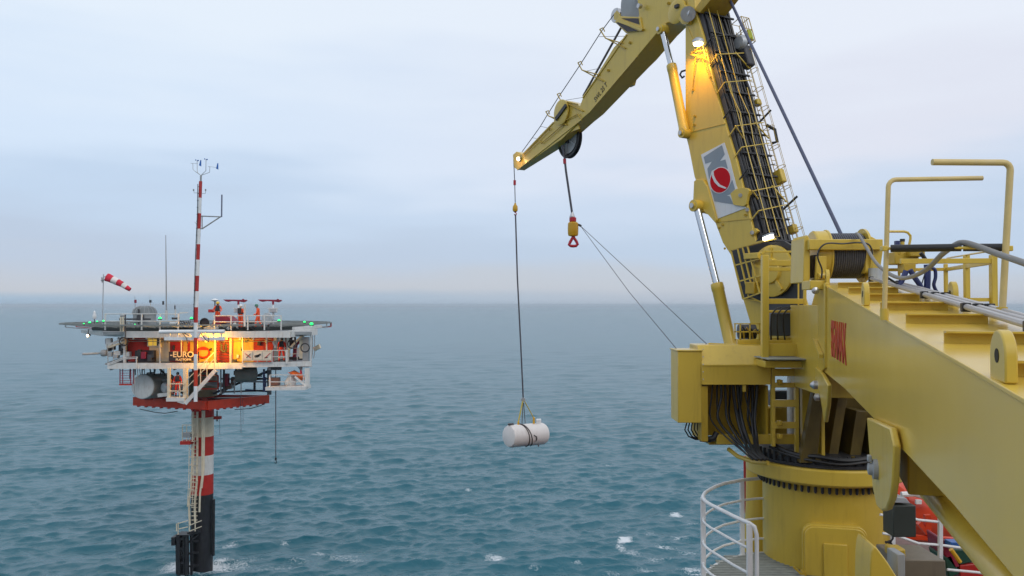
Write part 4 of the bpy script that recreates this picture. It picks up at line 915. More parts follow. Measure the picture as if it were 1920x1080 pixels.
# red triangular brace frame : front corner nearest the camera
fz1, fz0 = zp(743, 60.0), zp(762, 60.0); fm = (fz1 + fz0) / 2; fh = (fz1 - fz0) * .82
cA = PZ(252, 752, fm); cB = PZ(388, 760, fm); cC = PZ(503, 748, fm); cD = PZ(380, 742, fm)
for a_, b_, m in ((cA, cB, REDO), (cB, cC, REDO)): MB().bar(a_, b_, .28, fh).build('brace_beam', m, plat)
for a_ in (cA, cC): MB().bar(a_ + V((.05 if a_ is cA else -.05, 0, 0)), V((cx0, CY + 1, fm)), .25, fh * .9).build('brace_beam', PRED, plat)
MB().bar(cB, V((cx0, CY, fm)), .3, fh * .9).build('brace_beam', PRED, plat)
for k in range(9):
    for e0, e1 in ((cA, cB), (cB, cC)):
        q = e0.lerp(e1, (k + .6) / 9.4); MB().box(q - Zv * (fh / 2 + .05), (.14, .3, .09)).build('beam_cleat', PRED, plat)
MB().bar(cA + V((.2, .2, .15)), V((cx0, CY - .6, fm + .15)), .6, .05).build('brace_walkway', DBR, plat)
MB().bar(cC + V((-.2, .2, .15)), V((cx0, CY - .6, fm + .15)), .6, .05).build('brace_walkway', DBR, plat)
MB().tube([P(262, 767, 60), P(290, 773, 60), P(310, 775, 60), P(333, 771, 60)], .03, 6).build('cable', BLK, plat)
MB().tube([P(440, 768, 60), P(470, 766, 60), P(490, 760, 60), P(498, 754, 60)], .03, 6).build('cable', BLK, plat)
# --- lower deck (under the cabin) and cabin
CD = 57.0                     # cabin front
dz1, dz0 = zp(680, 56), zp(691, 56)
dxl, dxr = P(195, 685, 56).x, P(585, 660, 56).x
MB().bar(P(203, 686, 56), P(455, 686, 56), .25, dz1 - dz0).build('lower_edge_beam', PWH, plat)
MB().bar(P(455, 684, 56), P(584, 682, 56), .25, .34).build('lower_edge_beam', PWH, plat)
def deckpoly(z, t, l0, r0, l1, r1, ya, yb): return MB().prism([(P(l0, 0, ya).x, ya, z), (P(r0, 0, ya).x, ya, z), (P(r1, 0, yb).x, yb, z), (P(l1, 0, yb).x, yb, z)], (0, 0, -t))
deckpoly(dz1 - .06, .12, 204, 582, 240, 570, 56.2, 64).build('lower_deck', GREY, plat)
for k in range(7): MB().bar(V((P(215 + k * 59, 0, 56.3).x, 56.3, dz0 - .02)), V((P(245 + k * 52, 0, 64).x, 64, dz0 - .02)), .15, .25).build('deck_joist', GREY, plat)
zc1 = zp(627, CD)
cols = [(239, 279, PRED), (279, 318, CREAM), (318, 343, PRED), (343, 351, PYEL), (351, 356, PRED), (356, 400, PYEL), (400, 437, PRED), (437, 475, PYEL), (475, 512, PRED)]
cab = MB().box(((P(239, 0, CD).x + P(512, 0, CD).x) / 2, CD + 2.6, (zc1 + dz1) / 2), (P(512, 0, CD).x - P(239, 0, CD).x, 4.9, zc1 - dz1)).build('cabin', CREAM, plat)
for x0, x1, m in cols:
    a, b = P(x0, 650, CD).x, P(x1, 650, CD).x
    MB().box(((a + b) / 2, CD + .1, (zc1 + dz1) / 2), (b - a - .01, .1, zc1 - dz1)).build('wall_panel', m, cab)
xL2 = P(239, 650, CD).x
MB().box((xL2 - .04, CD + 2.6, (zc1 + dz1) / 2), (.06, 4.9, zc1 - dz1)).build('wall_panel', PRED, cab)
# window
wm = P(290, 641, CD - .02)
fr = MB().box(wm, (pw(27, CD), .08, pw(17, CD))).build('window_frame', PWH, cab)
YG = mat('lit_blind', (.7, .5, .05), .6, emit=(1, .7, .1), estr=.35)
for px, wd, m in ((282, 7.5, YG), (290.5, 6, YG), (298.5, 8, GLASS)): MB().box(P(px, 641, CD - .07), (pw(wd, CD), .04, pw(14, CD))).build('window_pane', m, cab)
MB().tube([P(x, y, CD - .1) for x, y in ((467, 630), (470, 636), (476, 636), (482, 628))], .03, 6).build('cable', BLK, plat)
MB().box(P(453, 654, CD - .02), (.08, .05, .3)).build('wall_fitting', BLKM, plat)
MB().box(P(439, 678, CD - .3), (.33, .3, .3)).build('wall_locker', DGR, plat)
# orange ring mark on the lit wall
rc = P(381, 661, CD - .03); MB().tube([rc + V((math.cos(q * .35) * .42, 0, math.sin(q * .35) * .36)) for q in range(18)], .07, 6, closed=True).build('hose_ring', REDO, plat)
MB().box(P(381, 655, CD + .02), (.5, .04, .12)).build('ring_bracket', REDO, plat)
# open machinery bay below the left window
MB().box(P(273, 668, CD - .2), (pw(34, CD), .5, pw(22, CD))).build('machinery_recess', DBR, plat)
for px, py, wx_, m in ((262, 662, 6, BLKM), (270, 666, 9, MAR), (282, 671, 8, DGR), (288, 664, 5, BLKM)): MB().box(P(px, py, CD - .6), (pw(wx_, CD), .3, .5)).build('machine_box', m, plat, bevel=.03)
# --- upper deck beam and helideck
ud = 55.5
uz1, uz0 = zp(621, ud), zp(633, ud)
MB().bar(P(236, 627, ud), P(545, 627, ud), .3, uz1 - uz0).build('upper_edge_beam', PWH, plat)
MB().bar(P(545, 626, ud), P(592, 622, ud + 3), .3, .45).build('upper_edge_beam', PWH, plat)
MB().prism([P(152, 619, 60), P(236, 622, ud), P(236, 632, ud), P(190, 630, 58), P(152, 624, 60)], (0, .3, 0)).build('upper_edge_beam', PWH, plat)
deckpoly(uz1 - .05, .2, 200, 588, 200, 585, 55.7, 65).build('upper_deck', GREY, plat)
MB().bar(P(550, 616, 57), P(602, 612, 60), .2, .2).build('deck_outrigger', PWH, plat)
# helideck : octagon with a safety net, level with the crew's feet
hzz = zp(606, 61.5); hx = P(375, 606, 62.0).x; HRx, HRy = P(618, 606, 62).x - hx, 7.6
def oct_(r, z, n=16): return [V((hx + math.cos(2 * math.pi * (k + .5) / n) * HRx * r, 62.0 + math.sin(2 * math.pi * (k + .5) / n) * HRy * r, z)) for k in range(n)]
MB().prism(oct_(.79, hzz - .15), (0, 0, -.3)).build('helideck_slab', mat('helideck_dark', (.022, .03, .03), .7, dirt=.3), plat)
net = MB(); o1, o2 = oct_(.80, hzz - .18, 32), oct_(1.0, hzz + .02, 32)
for k in range(32):
    net.bar(o1[k], o2[k], .09, .09); net.bar(o2[k], o2[(k + 1) % 32], .09, .09)
    for f_ in (.25, .5, .75): net.bar(o1[k].lerp(o2[k], f_), o1[(k + 1) % 32].lerp(o2[(k + 1) % 32], f_), .03, .03)
    for f_ in (.2, .4, .6, .8): net.bar(o1[k].lerp(o1[(k + 1) % 32], f_), o2[k].lerp(o2[(k + 1) % 32], f_), .03, .03)
tag(net.build('safety_net', mat('net_grey', (.20, .215, .21), .6), plat), None, None, None, 'stuff')
for k in (15, 16, 31, 0, 14, 1): MB().bar(o2[k], o2[k] - Zv * .32, .07, .07).bar(o2[k] - Zv * .32, o1[k] - Zv * .3, .06, .06).build('net_strut', PRED if k in (15, 0) else GREY, plat)
for k in range(10):
    q = P(245 + k * 9, 612, 56.5); MB().bar(q, q + V((.35, .8, -.15)), .10, .10).build('net_bracket', BLKM, plat)
# railings : white posts and rails on the deck edge
def railing(parent, pts, rails, posts, r=.03, m=PWH):
    for h in rails: MB().tube([p + Zv * h for p in pts], r, 6).build('rail', m, parent)
    hh = max(rails)
    seg = [(pts[i + 1] - pts[i]).length for i in range(len(pts) - 1)]; tot = sum(seg)
    for k in range(posts):
        d = tot * k / max(1, posts - 1); i = 0
        while i < len(seg) - 1 and d > seg[i]: d -= seg[i]; i += 1
        q = pts[i].lerp(pts[i + 1], min(1, d / seg[i])); MB().bar(q, q + Zv * (hh + r), r * 2.2, r * 2.2).build('post', m, parent)
rl1 = thing('railing', 'white two-bar railing on the left half of the upper deck edge', 'railing', P(270, 620, ud), 'deck railings')
railing(rl1, [P(197, 619, ud), P(334, 619, ud)], (.62, 1.12), 5, .035)
rl2 = thing('railing', 'white two-bar railing in front of the crew on the upper deck edge', 'railing', P(470, 620, ud), 'deck railings')
railing(rl2, [P(402, 619, ud), P(527, 619, ud)], (.58, 1.0), 5, .035)
MB().bar(P(402, 603, ud), P(402, 591, ud), .07, .07).build('post', PWH, rl2)
MB().bar(P(459, 570, ud), P(459, 612, ud), .11, .11).build('tall_post', PWH, rl2)
rl3 = thing('railing', 'thin white railing along the lower deck on the left, by the tanks', 'railing', P(230, 688, 55.8), 'deck railings')
railing(rl3, [P(205, 684, 55.8), P(233, 673, 55.8), P(257, 672, 55.8)], (0.0, .1), 2, .03)
MB().bar(P(256, 672, 55.8), P(256, 690, 55.8), .06, .06).build('post', PWH, rl3)
rl4 = thing('railing', 'white railing along the lower deck right of the ladder, in front of the crew member', 'railing', P(510, 682, 55.8), 'deck railings')
railing(rl4, [P(455, 681, 55.8), P(538, 680, 55.8)], (.42, .86), 4, .03)
MB().bar(P(538, 656, 55.8), P(538, 682, 55.8), .14, .14).build('post', PWH, rl4)
rl5 = thing('railing', 'thin railing between the right deck posts beside the winch frame', 'railing', P(560, 680, 57), 'deck railings')
railing(rl5, [P(541, 676, 57), P(574, 674, 57)], (.45, .85), 3, .025)
# posts, braces and frames at the two ends
for a_, b_, w_, m in (((205, 634), (205, 652), .35, PWH), ((234, 634), (234, 690), .16, PWH), ((574, 632), (574, 688), .40, GREY), ((583, 624), (583, 688), .10, PWH), ((566, 628), (566, 672), .28, CREAM), ((517, 630), (517, 650), .22, PWH)):
    MB().bar(P(*a_, 56.6), P(*b_, 56.6), w_, w_).build('deck_post', m, plat)
for a_, b_, m in (((206, 646), (233, 634), PWH), ((204, 651), (236, 640), CREAM), ((541, 655), (566, 630), CREAM), ((512, 640), (517, 652), PWH), ((221, 634), (232, 637), GREY)): MB().bar(P(*a_, 56.4), P(*b_, 56.4), .12, .14).build('deck_brace', m, plat)
MB().bar(P(523, 632, 57.5), P(545, 629, 57.5), .5, .18).build('deck_brace', DGR, plat)
MB().bar(P(536, 632, 57.2), P(536, 656, 57.2), .06, .06).build('deck_brace', PRED, plat)
for px in (586, 590): MB().tube([P(px, 628, 57), P(px, 662, 57), P(px - 2, 672, 57)], .03, 6).build('drain_pipe', GREY, plat)
# side gear at the left end : instruments, exhaust, ladder
for px, py, sx, sz, m in ((201, 640, 3, 10, BLUH), (205, 655, 5, 7, BLKM), (213, 652, 4, 8, BLKM), (228, 652, 7, 12, DGR), (232, 642, 6, 22, GREY), (222, 662, 12, 8, PWH), (218, 668, 9, 7, LGR), (234, 660, 6, 6, BLKM), (240, 664, 9, 9, PWH), (208, 664, 8, 9, LGR)):
    MB().box(P(px, py, 56.8), (pw(sx, 56.8), .4, pw(sz, 56.8))).build('instrument_box', m, plat, bevel=.03)
for a_, b_ in (((201, 645), (203, 690)), ((212, 650), (214, 690)), ((258, 690), (258, 710)), ((252, 690), (252, 738))): MB().cyl(P(*a_, 56.2), P(*b_, 56.2), .03, n=6).build('stay_rod', GREY, plat)
MB().prism([P(x, y, 56.6) for x, y in ((212, 683), (230, 673), (236, 673), (236, 683))], (0, .3, 0)).build('dark_hatch', DGR, plat)
ex = thing('exhaust_pipe', 'grey exhaust pipe pointing out over the sea at the left end of the platform', 'pipe', P(194, 663, 56.4))
MB().cyl(P(154, 664, 55.6), P(190, 662, 56.6), .085, n=14).build('pipe', LGR, ex)
MB().lathe(P(190, 662, 56.6), (1, .2, 0), [(.05, -.05), (.22, .0), (.26, .15), (.22, .35), (.1, .4)], 18).build('flange', GREY, ex)
hl = thing('hanging_ladder', 'small dark red ladder hanging below the left end of the deck', 'ladder', P(237, 722, 56.2))
for px in (225, 230, 245, 250): MB().bar(P(px, 691, 56.2), P(px, 720, 56.2), .05, .05).build('stile', MAR, hl)
for k in range(6): MB().bar(P(225, 695 + k * 4.6, 56.2), P(247, 695 + k * 4.6, 56.2), .03, .03).build('rung', MAR, hl)
MB().bar(P(224, 721, 56.2), P(247, 721, 56.2), .1, .1).build('bottom_rail', PRED, hl)
# --- below the lower deck
tk = thing('storage_tank', 'large grey horizontal tank with a pale round end below the deck', 'tank', P(290, 745, 58.5))
ta = P(268, 725, 57.6); tb = P(312, 722, 60.5)
MB().lathe(ta, tb - ta, [(.02, -.12), (.5, -.10), (.85, -.03), (.90, .04), (.90, (tb - ta).length), (.02, (tb - ta).length + .1)], 32).build('shell', mat('tank_grey', (.30, .28, .24), .5, var=.15, dirt=.4), tk)
MB().lathe(ta - (tb - ta).normalized() * .06, tb - ta, [(.02, -.12), (.5, -.10), (.84, -.02), (.88, .03), (.88, .05), (.1, .06)], 32).build('end_cap', PWH, tk)
for f_ in (.25, .75): MB().box(ta.lerp(tb, f_) - Zv * .85, (.5, .3, .3)).build('saddle', PRED, tk)
MB().box(ta.lerp(tb, .3) + Zv * .95, (.3, .6, .12)).build('manway', GREY, tk)
ct = thing('small_white_tank', 'small white-ended tank between the large tank and the stair landing', 'tank', P(306, 730, 58))
MB().lathe(P(307, 727, 57.6), (.5, .8, 0), [(.02, -.1), (.3, -.05), (.38, .05), (.38, 1.4), (.02, 1.45)], 22).build('shell', LGR, ct)
MB().bar(P(297, 741, 57.5), P(318, 739, 57.5), .3, .25).build('skid', PWH, ct)
for a_, b_, m in (((296, 714), (322, 711), GREY), ((300, 728), (322, 727), GREY), ((437, 709), (505, 710), BLKM), ((437, 715), (505, 716), GREY), ((415, 735), (502, 732), DGR), ((460, 731), (504, 734), BLUH)): MB().bar(P(*a_, 58.6), P(*b_, 58.6), .1, .12).build('pipe_run', m, plat)
for px, y0, y1, w_, m in ((495, 692, 733, .13, BLUH), (498, 707, 733, .08, BLUH), (452, 692, 738, .06, GREY), (440, 712, 738, .05, GREY), (420, 692, 735, .12, DGR), (414, 692, 738, .08, GREY), (505, 690, 740, .25, DGR)): MB().bar(P(px, y0, 58.2), P(px, y1, 58.2), w_, w_).build('hanger', m, plat)
MB().lathe(P(440, 701, 58.0), (1, .35, 0), [(.02, 0), (.5, .02), (.55, .1), (.55, 1.5), (.02, 1.6)], 24).build('grey_vessel', mat('vessel_grey', (.22, .19, .16), .55, dirt=.3), plat)
MB().box(P(424, 712, 58.4), (.4, .4, .9)).build('pump', MAR, plat, bevel=.04)
MB().bar(P(380, 717, 59), P(437, 725, 59), .4, .25).build('catwalk', GREY, plat)
MB().lathe((cx0, CY, zp(742, PD)), (0, 0, 1), [(1.02, 0), (1.02, zp(697, PD) - zp(742, PD))], 32).build('column_collar', mat('collar_brown', (.24, .19, .11), .55, dirt=.4), plat)
oc = MB()
for a_, b_ in (((377, 694), (377, 729)), ((409, 704), (409, 729)), ((377, 729), (410, 729)), ((378, 715), (409, 715)), ((378, 704), (409, 704))): oc.bar(P(*a_, 58.2), P(*b_, 58.2), .09, .09)
oc.build('orange_guard', REDO, plat)
# landing with the crew member, and the stair
ln = thing('stair_landing', 'pale landing basket with rails at the foot of the platform stair', 'landing', P(335, 750, 55.6))
MB().bar(P(316, 748, 55.6), P(350, 748, 55.6), .8, pw(7, 55.6)).build('floor', PWH, ln)
MB().bar(P(336, 750, 55.5), P(349, 754, 55.5), .5, pw(7, 55.5)).build('step', PWH, ln)
for px, w_, y0 in ((317, .18, 690), (348, .26, 690)): MB().bar(P(px, y0, 55.6), P(px, 745, 55.6), w_, w_).build('post', CREAM, ln)
MB().bar(P(337, 720, 55.3), P(337, 745, 55.3), .06, .06).build('post', CREAM, ln)
for py in (719.5, 733): MB().bar(P(316, py, 55.3), P(347, py, 55.3), .06, .07).build('rail', CREAM, ln)
st = thing('deck_stair', 'steep white stair with handrails rising to the right from the landing', 'stair', P(370, 740, 55.3))
for d in (0, .75): MB().bar(P(347, 757, 55.2 + d), P(404, 694, 55.2 + d), .07, .26).build('stringer', PWH, st)
for k in range(9):
    f_ = k / 8.5; q = P(350, 754, 55.2).lerp(P(403, 695, 55.2), f_); MB().bar(q, q + V((0, .75, 0)), .22, .03).build('tread', GRATE, st)
for (a_, b_) in (((350, 713), (402, 660)), ((350, 727), (402, 673))):
    MB().bar(P(*a_, 55.2), P(*b_, 55.2), .05, .05).build('handrail', CREAM, st)
for px, y0, y1 in ((369, 694, 736), (388, 675, 715), (402, 660, 696), (376, 690, 728)): MB().bar(P(px, y0, 55.2), P(px, y1, 55.2), .05, .05).build('baluster', CREAM, st)
# vertical ladder bay in the lit wall
lb = thing('ladder_bay', 'grey framed ladder bay with orange-lit rungs between the yellow walls', 'ladder', P(418, 692, 56.2))
for px in (404, 433): MB().bar(P(px, 634, 56.2), P(px, 692, 56.2), .14, .2).build('side_frame', GREY, lb)
MB().bar(P(402, 688, 56.2), P(434, 688, 56.2), .5, .3).build('sill', GREY, lb)
for k in range(9): MB().bar(P(407, 643 + k * 4.7, 56.5), P(430, 643 + k * 4.7, 56.5), .035, .035).build('rung', BLKM, lb)
MB().tube([P(x, y, 56.6) for x, y in ((415, 645), (415, 655), (418, 659), (423, 659), (424, 655), (424, 645))], .06, 7).build('hanging_hose', DGR, lb)
MB().prism([P(401, 612, 56.0), P(411, 612, 56.0), P(411, 640, 56.0), P(401, 640, 56.0)][::-1], (0, .05, 0)) if False else None
# name board and pictogram board
nb = thing('name_board', 'dark name board with pale EURO PLATFORM lettering on the cabin front', 'sign', P(344, 676, 55.9))
MB().box(P(345, 668, 55.95), (pw(56, 55.95), .08, pw(17.5, 55.95))).build('board', DBR, nb)
WT2 = mat('sign_lettering', (.85, .62, .35), .5, var=.03)
text('-EURO', 'lettering', WT2, P(341, 665, 55.89), (1, 0, 0), Zv, .56, nb, align='CENTER', bold=.012)
text('PLATFORM', 'lettering', WT2, P(344, 674.5, 55.89), (1, 0, 0), Zv, .22, nb, align='CENTER', bold=.008)
pb = thing('pictogram_board', 'pale board with three prohibition pictograms hung on the lower railing', 'sign', P(482, 675, 55.6))
MB().box(P(483, 667, 55.65), (pw(53, 55.65), .05, pw(19, 55.65))).build('board', mat('sign_pale', (.50, .44, .36), .5, dirt=.3), pb)
for px in (465, 483, 501):
    MB().box(P(px, 667, 55.61), (pw(15.5, 55.6), .03, pw(15, 55.6))).build('panel', mat('sign_panel', (.62, .56, .47), .5) if 'sign_panel' not in bpy.data.materials else bpy.data.materials['sign_panel'], pb)
def pic(a_, b_, m, w_=.045): MB().bar(P(*a_, 55.58), P(*b_, 55.58), .012, w_, Zv).build('pictogram', m, pb)
pic((460, 663), (470, 671), RED); pic((470, 663), (462, 671), DBR); pic((477, 668), (489, 665), BLKM, .10); pic((481, 669), (486, 667), BLKM, .12); pic((478, 671), (488, 663), DBR, .03); pic((496, 672), (507, 662), RED, .05); pic((496, 671), (502, 670), DBR, .06)
# white forward boom and its frame, carrying the striped mast
fb = thing('forward_boom', 'thick white horizontal tube with a frame below it at the front of the upper deck', 'boom', P(362, 636, 54.2))
MB().cyl(P(299, 622, 54.2), P(421, 621.5, 54.2), .13, n=18).build('tube', WHT, fb)
MB().bar(P(309, 635, 54.3), P(421, 635, 54.3), .2, pw(6, 54.3)).build('lower_beam', WHT, fb)
for px in (318, 334, 400, 415): MB().bar(P(px, 624, 54.3), P(px, 634, 54.3), .08, .1).build('strut', WHT, fb)
MB().prism([P(x, y, 54.1) for x, y in ((355, 623), (377, 623), (370, 636), (362, 636))], (0, .3, 0)).build('gusset', WHT, fb)
for pts in (((342, 624), (350, 634), (352, 644)), ((376, 624), (385, 636), (391, 641)), ((345, 624), (355, 630)), ((391, 630), (391, 641), (386, 637))): MB().tube([P(x, y, 54.0) for x, y in pts], .03, 6).build('cable', BLK, fb)
MB().lathe(P(384, 605, 55), (0, -1, 0), [(.3, 0), (.33, .02), (.33, .06), (.3, .08), (.29, .04), (.3, 0)], 24).build('hose_coil', BLK, fb)
for px, py, wx_, wz, m in ((331, 606, 22, 4, WHT), (326, 597, 4, 4, DGR), (333, 597, 3, 4, DGR), (342, 609, 16, 6, LGR), (392, 613, 16, 9, PWH), (352, 608, 10, 12, LGR), (375, 612, 10, 8, PWH), (386, 609, 9, 10, LGR), (404, 615, 8, 5, PWH)): MB().box(P(px, py, 56), (pw(wx_, 56), .5, pw(wz, 56))).build('deck_gear', m, fb, bevel=.04)
MB().bar(P(336, 587, 56), P(352, 586, 56), .06, .06).bar(P(336, 587, 56), P(336, 604, 56), .06, .06).build('frame', PWH, fb)
for k in range(8): MB().bar(P(330 + k * 3.5, 610, 55.6), P(336 + k * 3, 601, 55.8), .04, .05).build('black_hose', BLK, fb)
# striped mast
MD = 54.0
mast = thing('striped_mast', 'tall red and white striped weather mast with blue wind vanes on top', 'mast', P(366.5, 752, MD))
mx_ = lambda py: 376.2 - (py - 340) * (376.2 - 366.8) / (605 - 340) if py < 605 else 367 - (py - 605) * .0015
mb_l = [(340, 371, RED, 3.0), (371, 400, WHT, 3.1), (400, 429, RED, 3.2), (429, 458, WHT, 3.3), (458, 487, RED, 3.4), (487, 517, WHT, 3.4), (517, 546, RED, 3.5), (546, 576, WHT, 3.5), (576, 605, RED, 3.6), (605, 633, WHT, 3.6), (633, 664, REDO, 3.4), (664, 694, WHT, 3.4), (694, 724, REDO, 3.4), (724, 753, WHT, 3.4)]
for y0, y1, m, r in mb_l: MB().cyl(P(mx_(y1), y1, MD), P(mx_(y0), y0, MD), pw(r, MD), n=16).build('mast_section', m, mast)
MB().cyl(P(376.5, 340, MD), P(376.7, 329, MD), pw(1.8, MD), n=12).build('head', GREY, mast)
MB().tube([P(x, y, MD - .15) for x, y in ((371, 345), (370, 400), (366.5, 480), (364, 560), (363, 600))], .028, 6).build('cable', BLK, mast)
for y in range(350, 600, 13): MB().bar(P(mx_(y) - 3, y, MD - .08), P(mx_(y) - 5.5, y, MD - .14), .03, .03).build('cable_clip', BLKM, mast)
def tb(pts, r, name='arm', m=LGR): return MB().tube([P(x, y, MD) for x, y in pts], r, 6).build(name, m, mast)
tb([(376.7, 329), (367, 322), (362, 318), (361.5, 306)], .02); tb([(376.7, 329), (370, 323), (369.5, 302)], .022); tb([(376.7, 329), (386, 320), (386.3, 299)], .022); tb([(376.7, 329), (393, 323), (393.5, 312)], .02)
tb([(357, 306), (371, 307)], .012); tb([(390, 312), (406, 314)], .012)
for x, y in ((375, 306), (407, 312)): MB().prism([P(x - 2, y + 4, MD), P(x + 2, y + 6, MD), P(x + 2, y - 6, MD), P(x + .5, y - 6, MD)], (0, .05, 0)).build('wind_vane', BLUE, mast)
for x, y in ((369.5, 300), (386.3, 298)):
    for dx, dy in ((-2.5, 0), (2.2, .8), (1.2, 1.2)): MB().ball(P(x + dx, y + dy, MD + (dx * .02)), .045, 8).build('cup', BLUE, mast)
    MB().bar(P(x - 2.5, y, MD), P(x + 2.2, y + .8, MD), .015, .015).build('cup_arm', LGR, mast)
tb([(376, 362), (364, 361.5), (363, 357)], .018); tb([(376, 362.5), (385, 363), (385.5, 358)], .018)
for x in (363, 385.5): MB().cyl(P(x, 358, MD), P(x, 354.5, MD), .05, n=8).build('sensor', GREY, mast)
tb([(373, 405), (414, 406.5)], .045, 'bracket', GREY); tb([(379, 429), (379, 405)], .04, 'bracket', GREY); tb([(379, 429), (414, 406)], .045, 'bracket', GREY); tb([(370, 428), (379, 429)], .04, 'bracket', GREY); tb([(415.5, 407), (416, 365)], .05, 'side_antenna', mat('slate_pole', (.12, .13, .19), .5))
tb([(365, 416), (370, 422), (377, 423)], .02); tb([(369, 441.5), (376, 442)], .02)
# windsock
wsk = thing('windsock', 'red and white striped windsock blowing to the right on a thin pole', 'windsock', P(192, 612, 61))
MB().cyl(P(192, 612, 61), P(194, 514, 61), .035, n=8).build('pole', LGR, wsk)
MB().bar(P(190, 526, 61), P(196, 524, 61), .2, .08).cyl(P(191, 520, 61), P(192, 530, 61), .05).bar(P(194, 520, 61), P(201, 517, 61), .05, .05).build('swivel', GREY, wsk)
ax_pts = [(201, 520), (211, 524.5), (221, 529), (230, 533.5), (237, 539), (244, 543)]; rr_ = [.32, .28, .25, .215, .18, .14]
for i in range(5):
    a, b = P(*ax_pts[i], 61), P(*ax_pts[i + 1], 61); n_ = 14; d_ = (b - a).normalized(); u1 = d_.cross(V((0, 1, 0))).normalized(); u2 = d_.cross(u1)
    m_ = MB(); rows = 5
    for j in range(rows):
        f_ = j / (rows - 1); c = a.lerp(b, f_); r = rr_[i] * (1 - f_) + rr_[i + 1] * f_
        for k in range(n_):
            t = 2 * math.pi * k / n_; w_ = 1 + .06 * math.sin(3 * t + i * 2 + f_ * 3); m_.v.append(c + (u1 * math.cos(t) + u2 * math.sin(t)) * r * w_)
    for j in range(rows - 1):
        for k in range(n_): m_.f.append((j * n_ + k, j * n_ + (k + 1) % n_, (j + 1) * n_ + (k + 1) % n_, (j + 1) * n_ + k))
    if i == 4: m_.f.append(tuple((rows - 1) * n_ + k for k in range(n_)))
    m_.build('fabric_band', (WSR, WSW)[i % 2], wsk, ang=70)
# whip antennas and small masts
def whip(px, y0, y1, r, label, m=GREY, D=62):
    t = thing('whip_antenna', label, 'antenna', P(px, y0, D), 'whip antennas')
    MB().tube([P(px, y0, D), P(px - .5, (y0 + y1) / 2, D), P(px - 1.2, y1, D)], [r, r * .8, r * .45], 7).build('rod', m, t)
    MB().cyl(P(px, y0, D), P(px, y0 - 18, D), r * 2, n=8).build('mount', PWH, t); return t
whip(312, 600, 441, .055, 'tallest thin whip antenna standing behind the grey drum')
w2 = whip(254, 600, 555, .03, 'short whip antenna with a dark tip left of the grey drum'); MB().cyl(P(254, 568, 62), P(254, 562, 62), .09, n=8).build('tip', MAR, w2)
w3 = whip(282, 585, 552, .015, 'very thin whip antenna rising behind the grey drum')
MB().box(P(282, 565, 62), (.15, .1, .2)).build('clip', DGR, w3); MB().box(P(306, 568, 62), (.12, .1, .28)).build('clip', DGR, w3)
w4 = whip(329, 598, 570, .03, 'short dark-tipped antenna right of the grey drum'); MB().cyl(P(328, 580, 62), P(328, 573, 62), .05, n=8).build('tip', DBR, w4)
# grey ribbed drum
gd = thing('grey_drum', 'grey ribbed drum with a domed top on the deck behind the left railing', 'drum', P(271, 608, 60))
dc = P(271, 608, 60)
MB().lathe(dc, (0, 0, 1), [(.80, 0), (.80, .78), (.02, .78)], 32).build('body', mat('drum_grey', (.28, .30, .31), .5), gd)
MB().lathe(dc + Zv * .76, (0, 0, 1), [(.86, 0), (.88, .06), (.78, .30), (.58, .50), (.3, .60), (.02, .62)], 32).build('dome', mat('dome_grey', (.15, .17, .18), .55), gd)
for k in range(16):
    a = 2 * math.pi * k / 16; d_ = V((math.cos(a), math.sin(a), 0)); MB().tube([dc + Zv * .78 + d_ * .88, dc + Zv * 1.08 + d_ * .79, dc + Zv * 1.28 + d_ * .58, dc + Zv * 1.37 + d_ * .3], .018, 5).build('rib', GREY, gd)
MB().cyl(dc + V((.0, -.95, 0)), dc + V((.0, -.95, 1.15)), .07, n=8).build('front_post', DGR, gd)
MB().box(dc + V((.1, -.9, .55)), (.5, .2, .3)).build('valve', DGR, gd, bevel=.04)
MB().bar(dc + V((-1.4, -1, .4)), dc + V((.9, -1, .4)), .1, .12).build('pipe', DGR, gd)
# white post lantern at the left
pl_ = thing('white_lantern', 'small white post lantern at the left end of the helideck', 'lantern', P(178, 602, 60))
MB().lathe(P(177, 598, 60), (0, 0, 1), [(.10, 0), (.14, .1), (.13, .3), (.08, .42), (.09, .5), (.02, .62)], 12).build('body', WHT, pl_); MB().cyl(P(177, 607, 60), P(177, 598, 60), .03, n=6).build('stem', DGR, pl_)
tp = thing('deck_gauge', 'grey metering head on twin posts at the left deck edge', 'gauge', P(231, 620, 55.3))
MB().cyl(P(226, 592, 55.3), P(234, 592, 55.3), .07, n=10).build('head', GREY, tp)
for px in (226.5, 231): MB().bar(P(px, 594, 55.3), P(px, 622, 55.3), .09, .09).build('post', CREAM, tp)
MB().cyl(P(235, 590, 55.2), P(235, 636, 55.2), .045, n=8).build('dark_post', DGR, tp)
# radars
def radar(px, label, D=59):
    t = thing('radar_scanner', label, 'radar', P(px, 612, D), 'radar scanners')
    MB().box(P(px, 582, D), (pw(15, D), .3, pw(8, D))).build('gearbox', PWH, t, bevel=.03)
    MB().box(P(px, 582, D - .17), (pw(10, D), .04, pw(6, D))).build('cover', LGR, t)
    MB().bar(P(px - 8.5, 578, D), P(px + 8, 578, D), .4, .06).build('lid', WHT, t)
    MB().cyl(P(px + .5, 586, D), P(px, 612, D), .08, n=10).build('post', LGR, t)
    MB().cyl(P(px, 577, D), P(px, 569.5, D), .055, n=10).build('shaft', WHT, t)
    MB().cyl(P(px, 571, D), P(px, 564, D), .08, n=10).build('neck', MAR, t)
    MB().prism([P(x, y, D) for x, y in ((px - 29, 561.5), (px + 15, 562), (px + 16, 564), (px + 10, 567), (px + 2, 565.5), (px - 12, 564.5), (px - 20, 566), (px - 24, 565))], (0, .18, 0)).build('scanner_bar', MAR, t, bevel=.02)
    MB().box(P(px + 9, 562, D), (.12, .1, .12)).build('knob', MAR, t)
    return t
radar(447, 'red-armed radar scanner on the upper deck behind the white-helmeted worker')
radar(512, 'red-armed radar scanner on the upper deck, the one farther right above the grey fan')
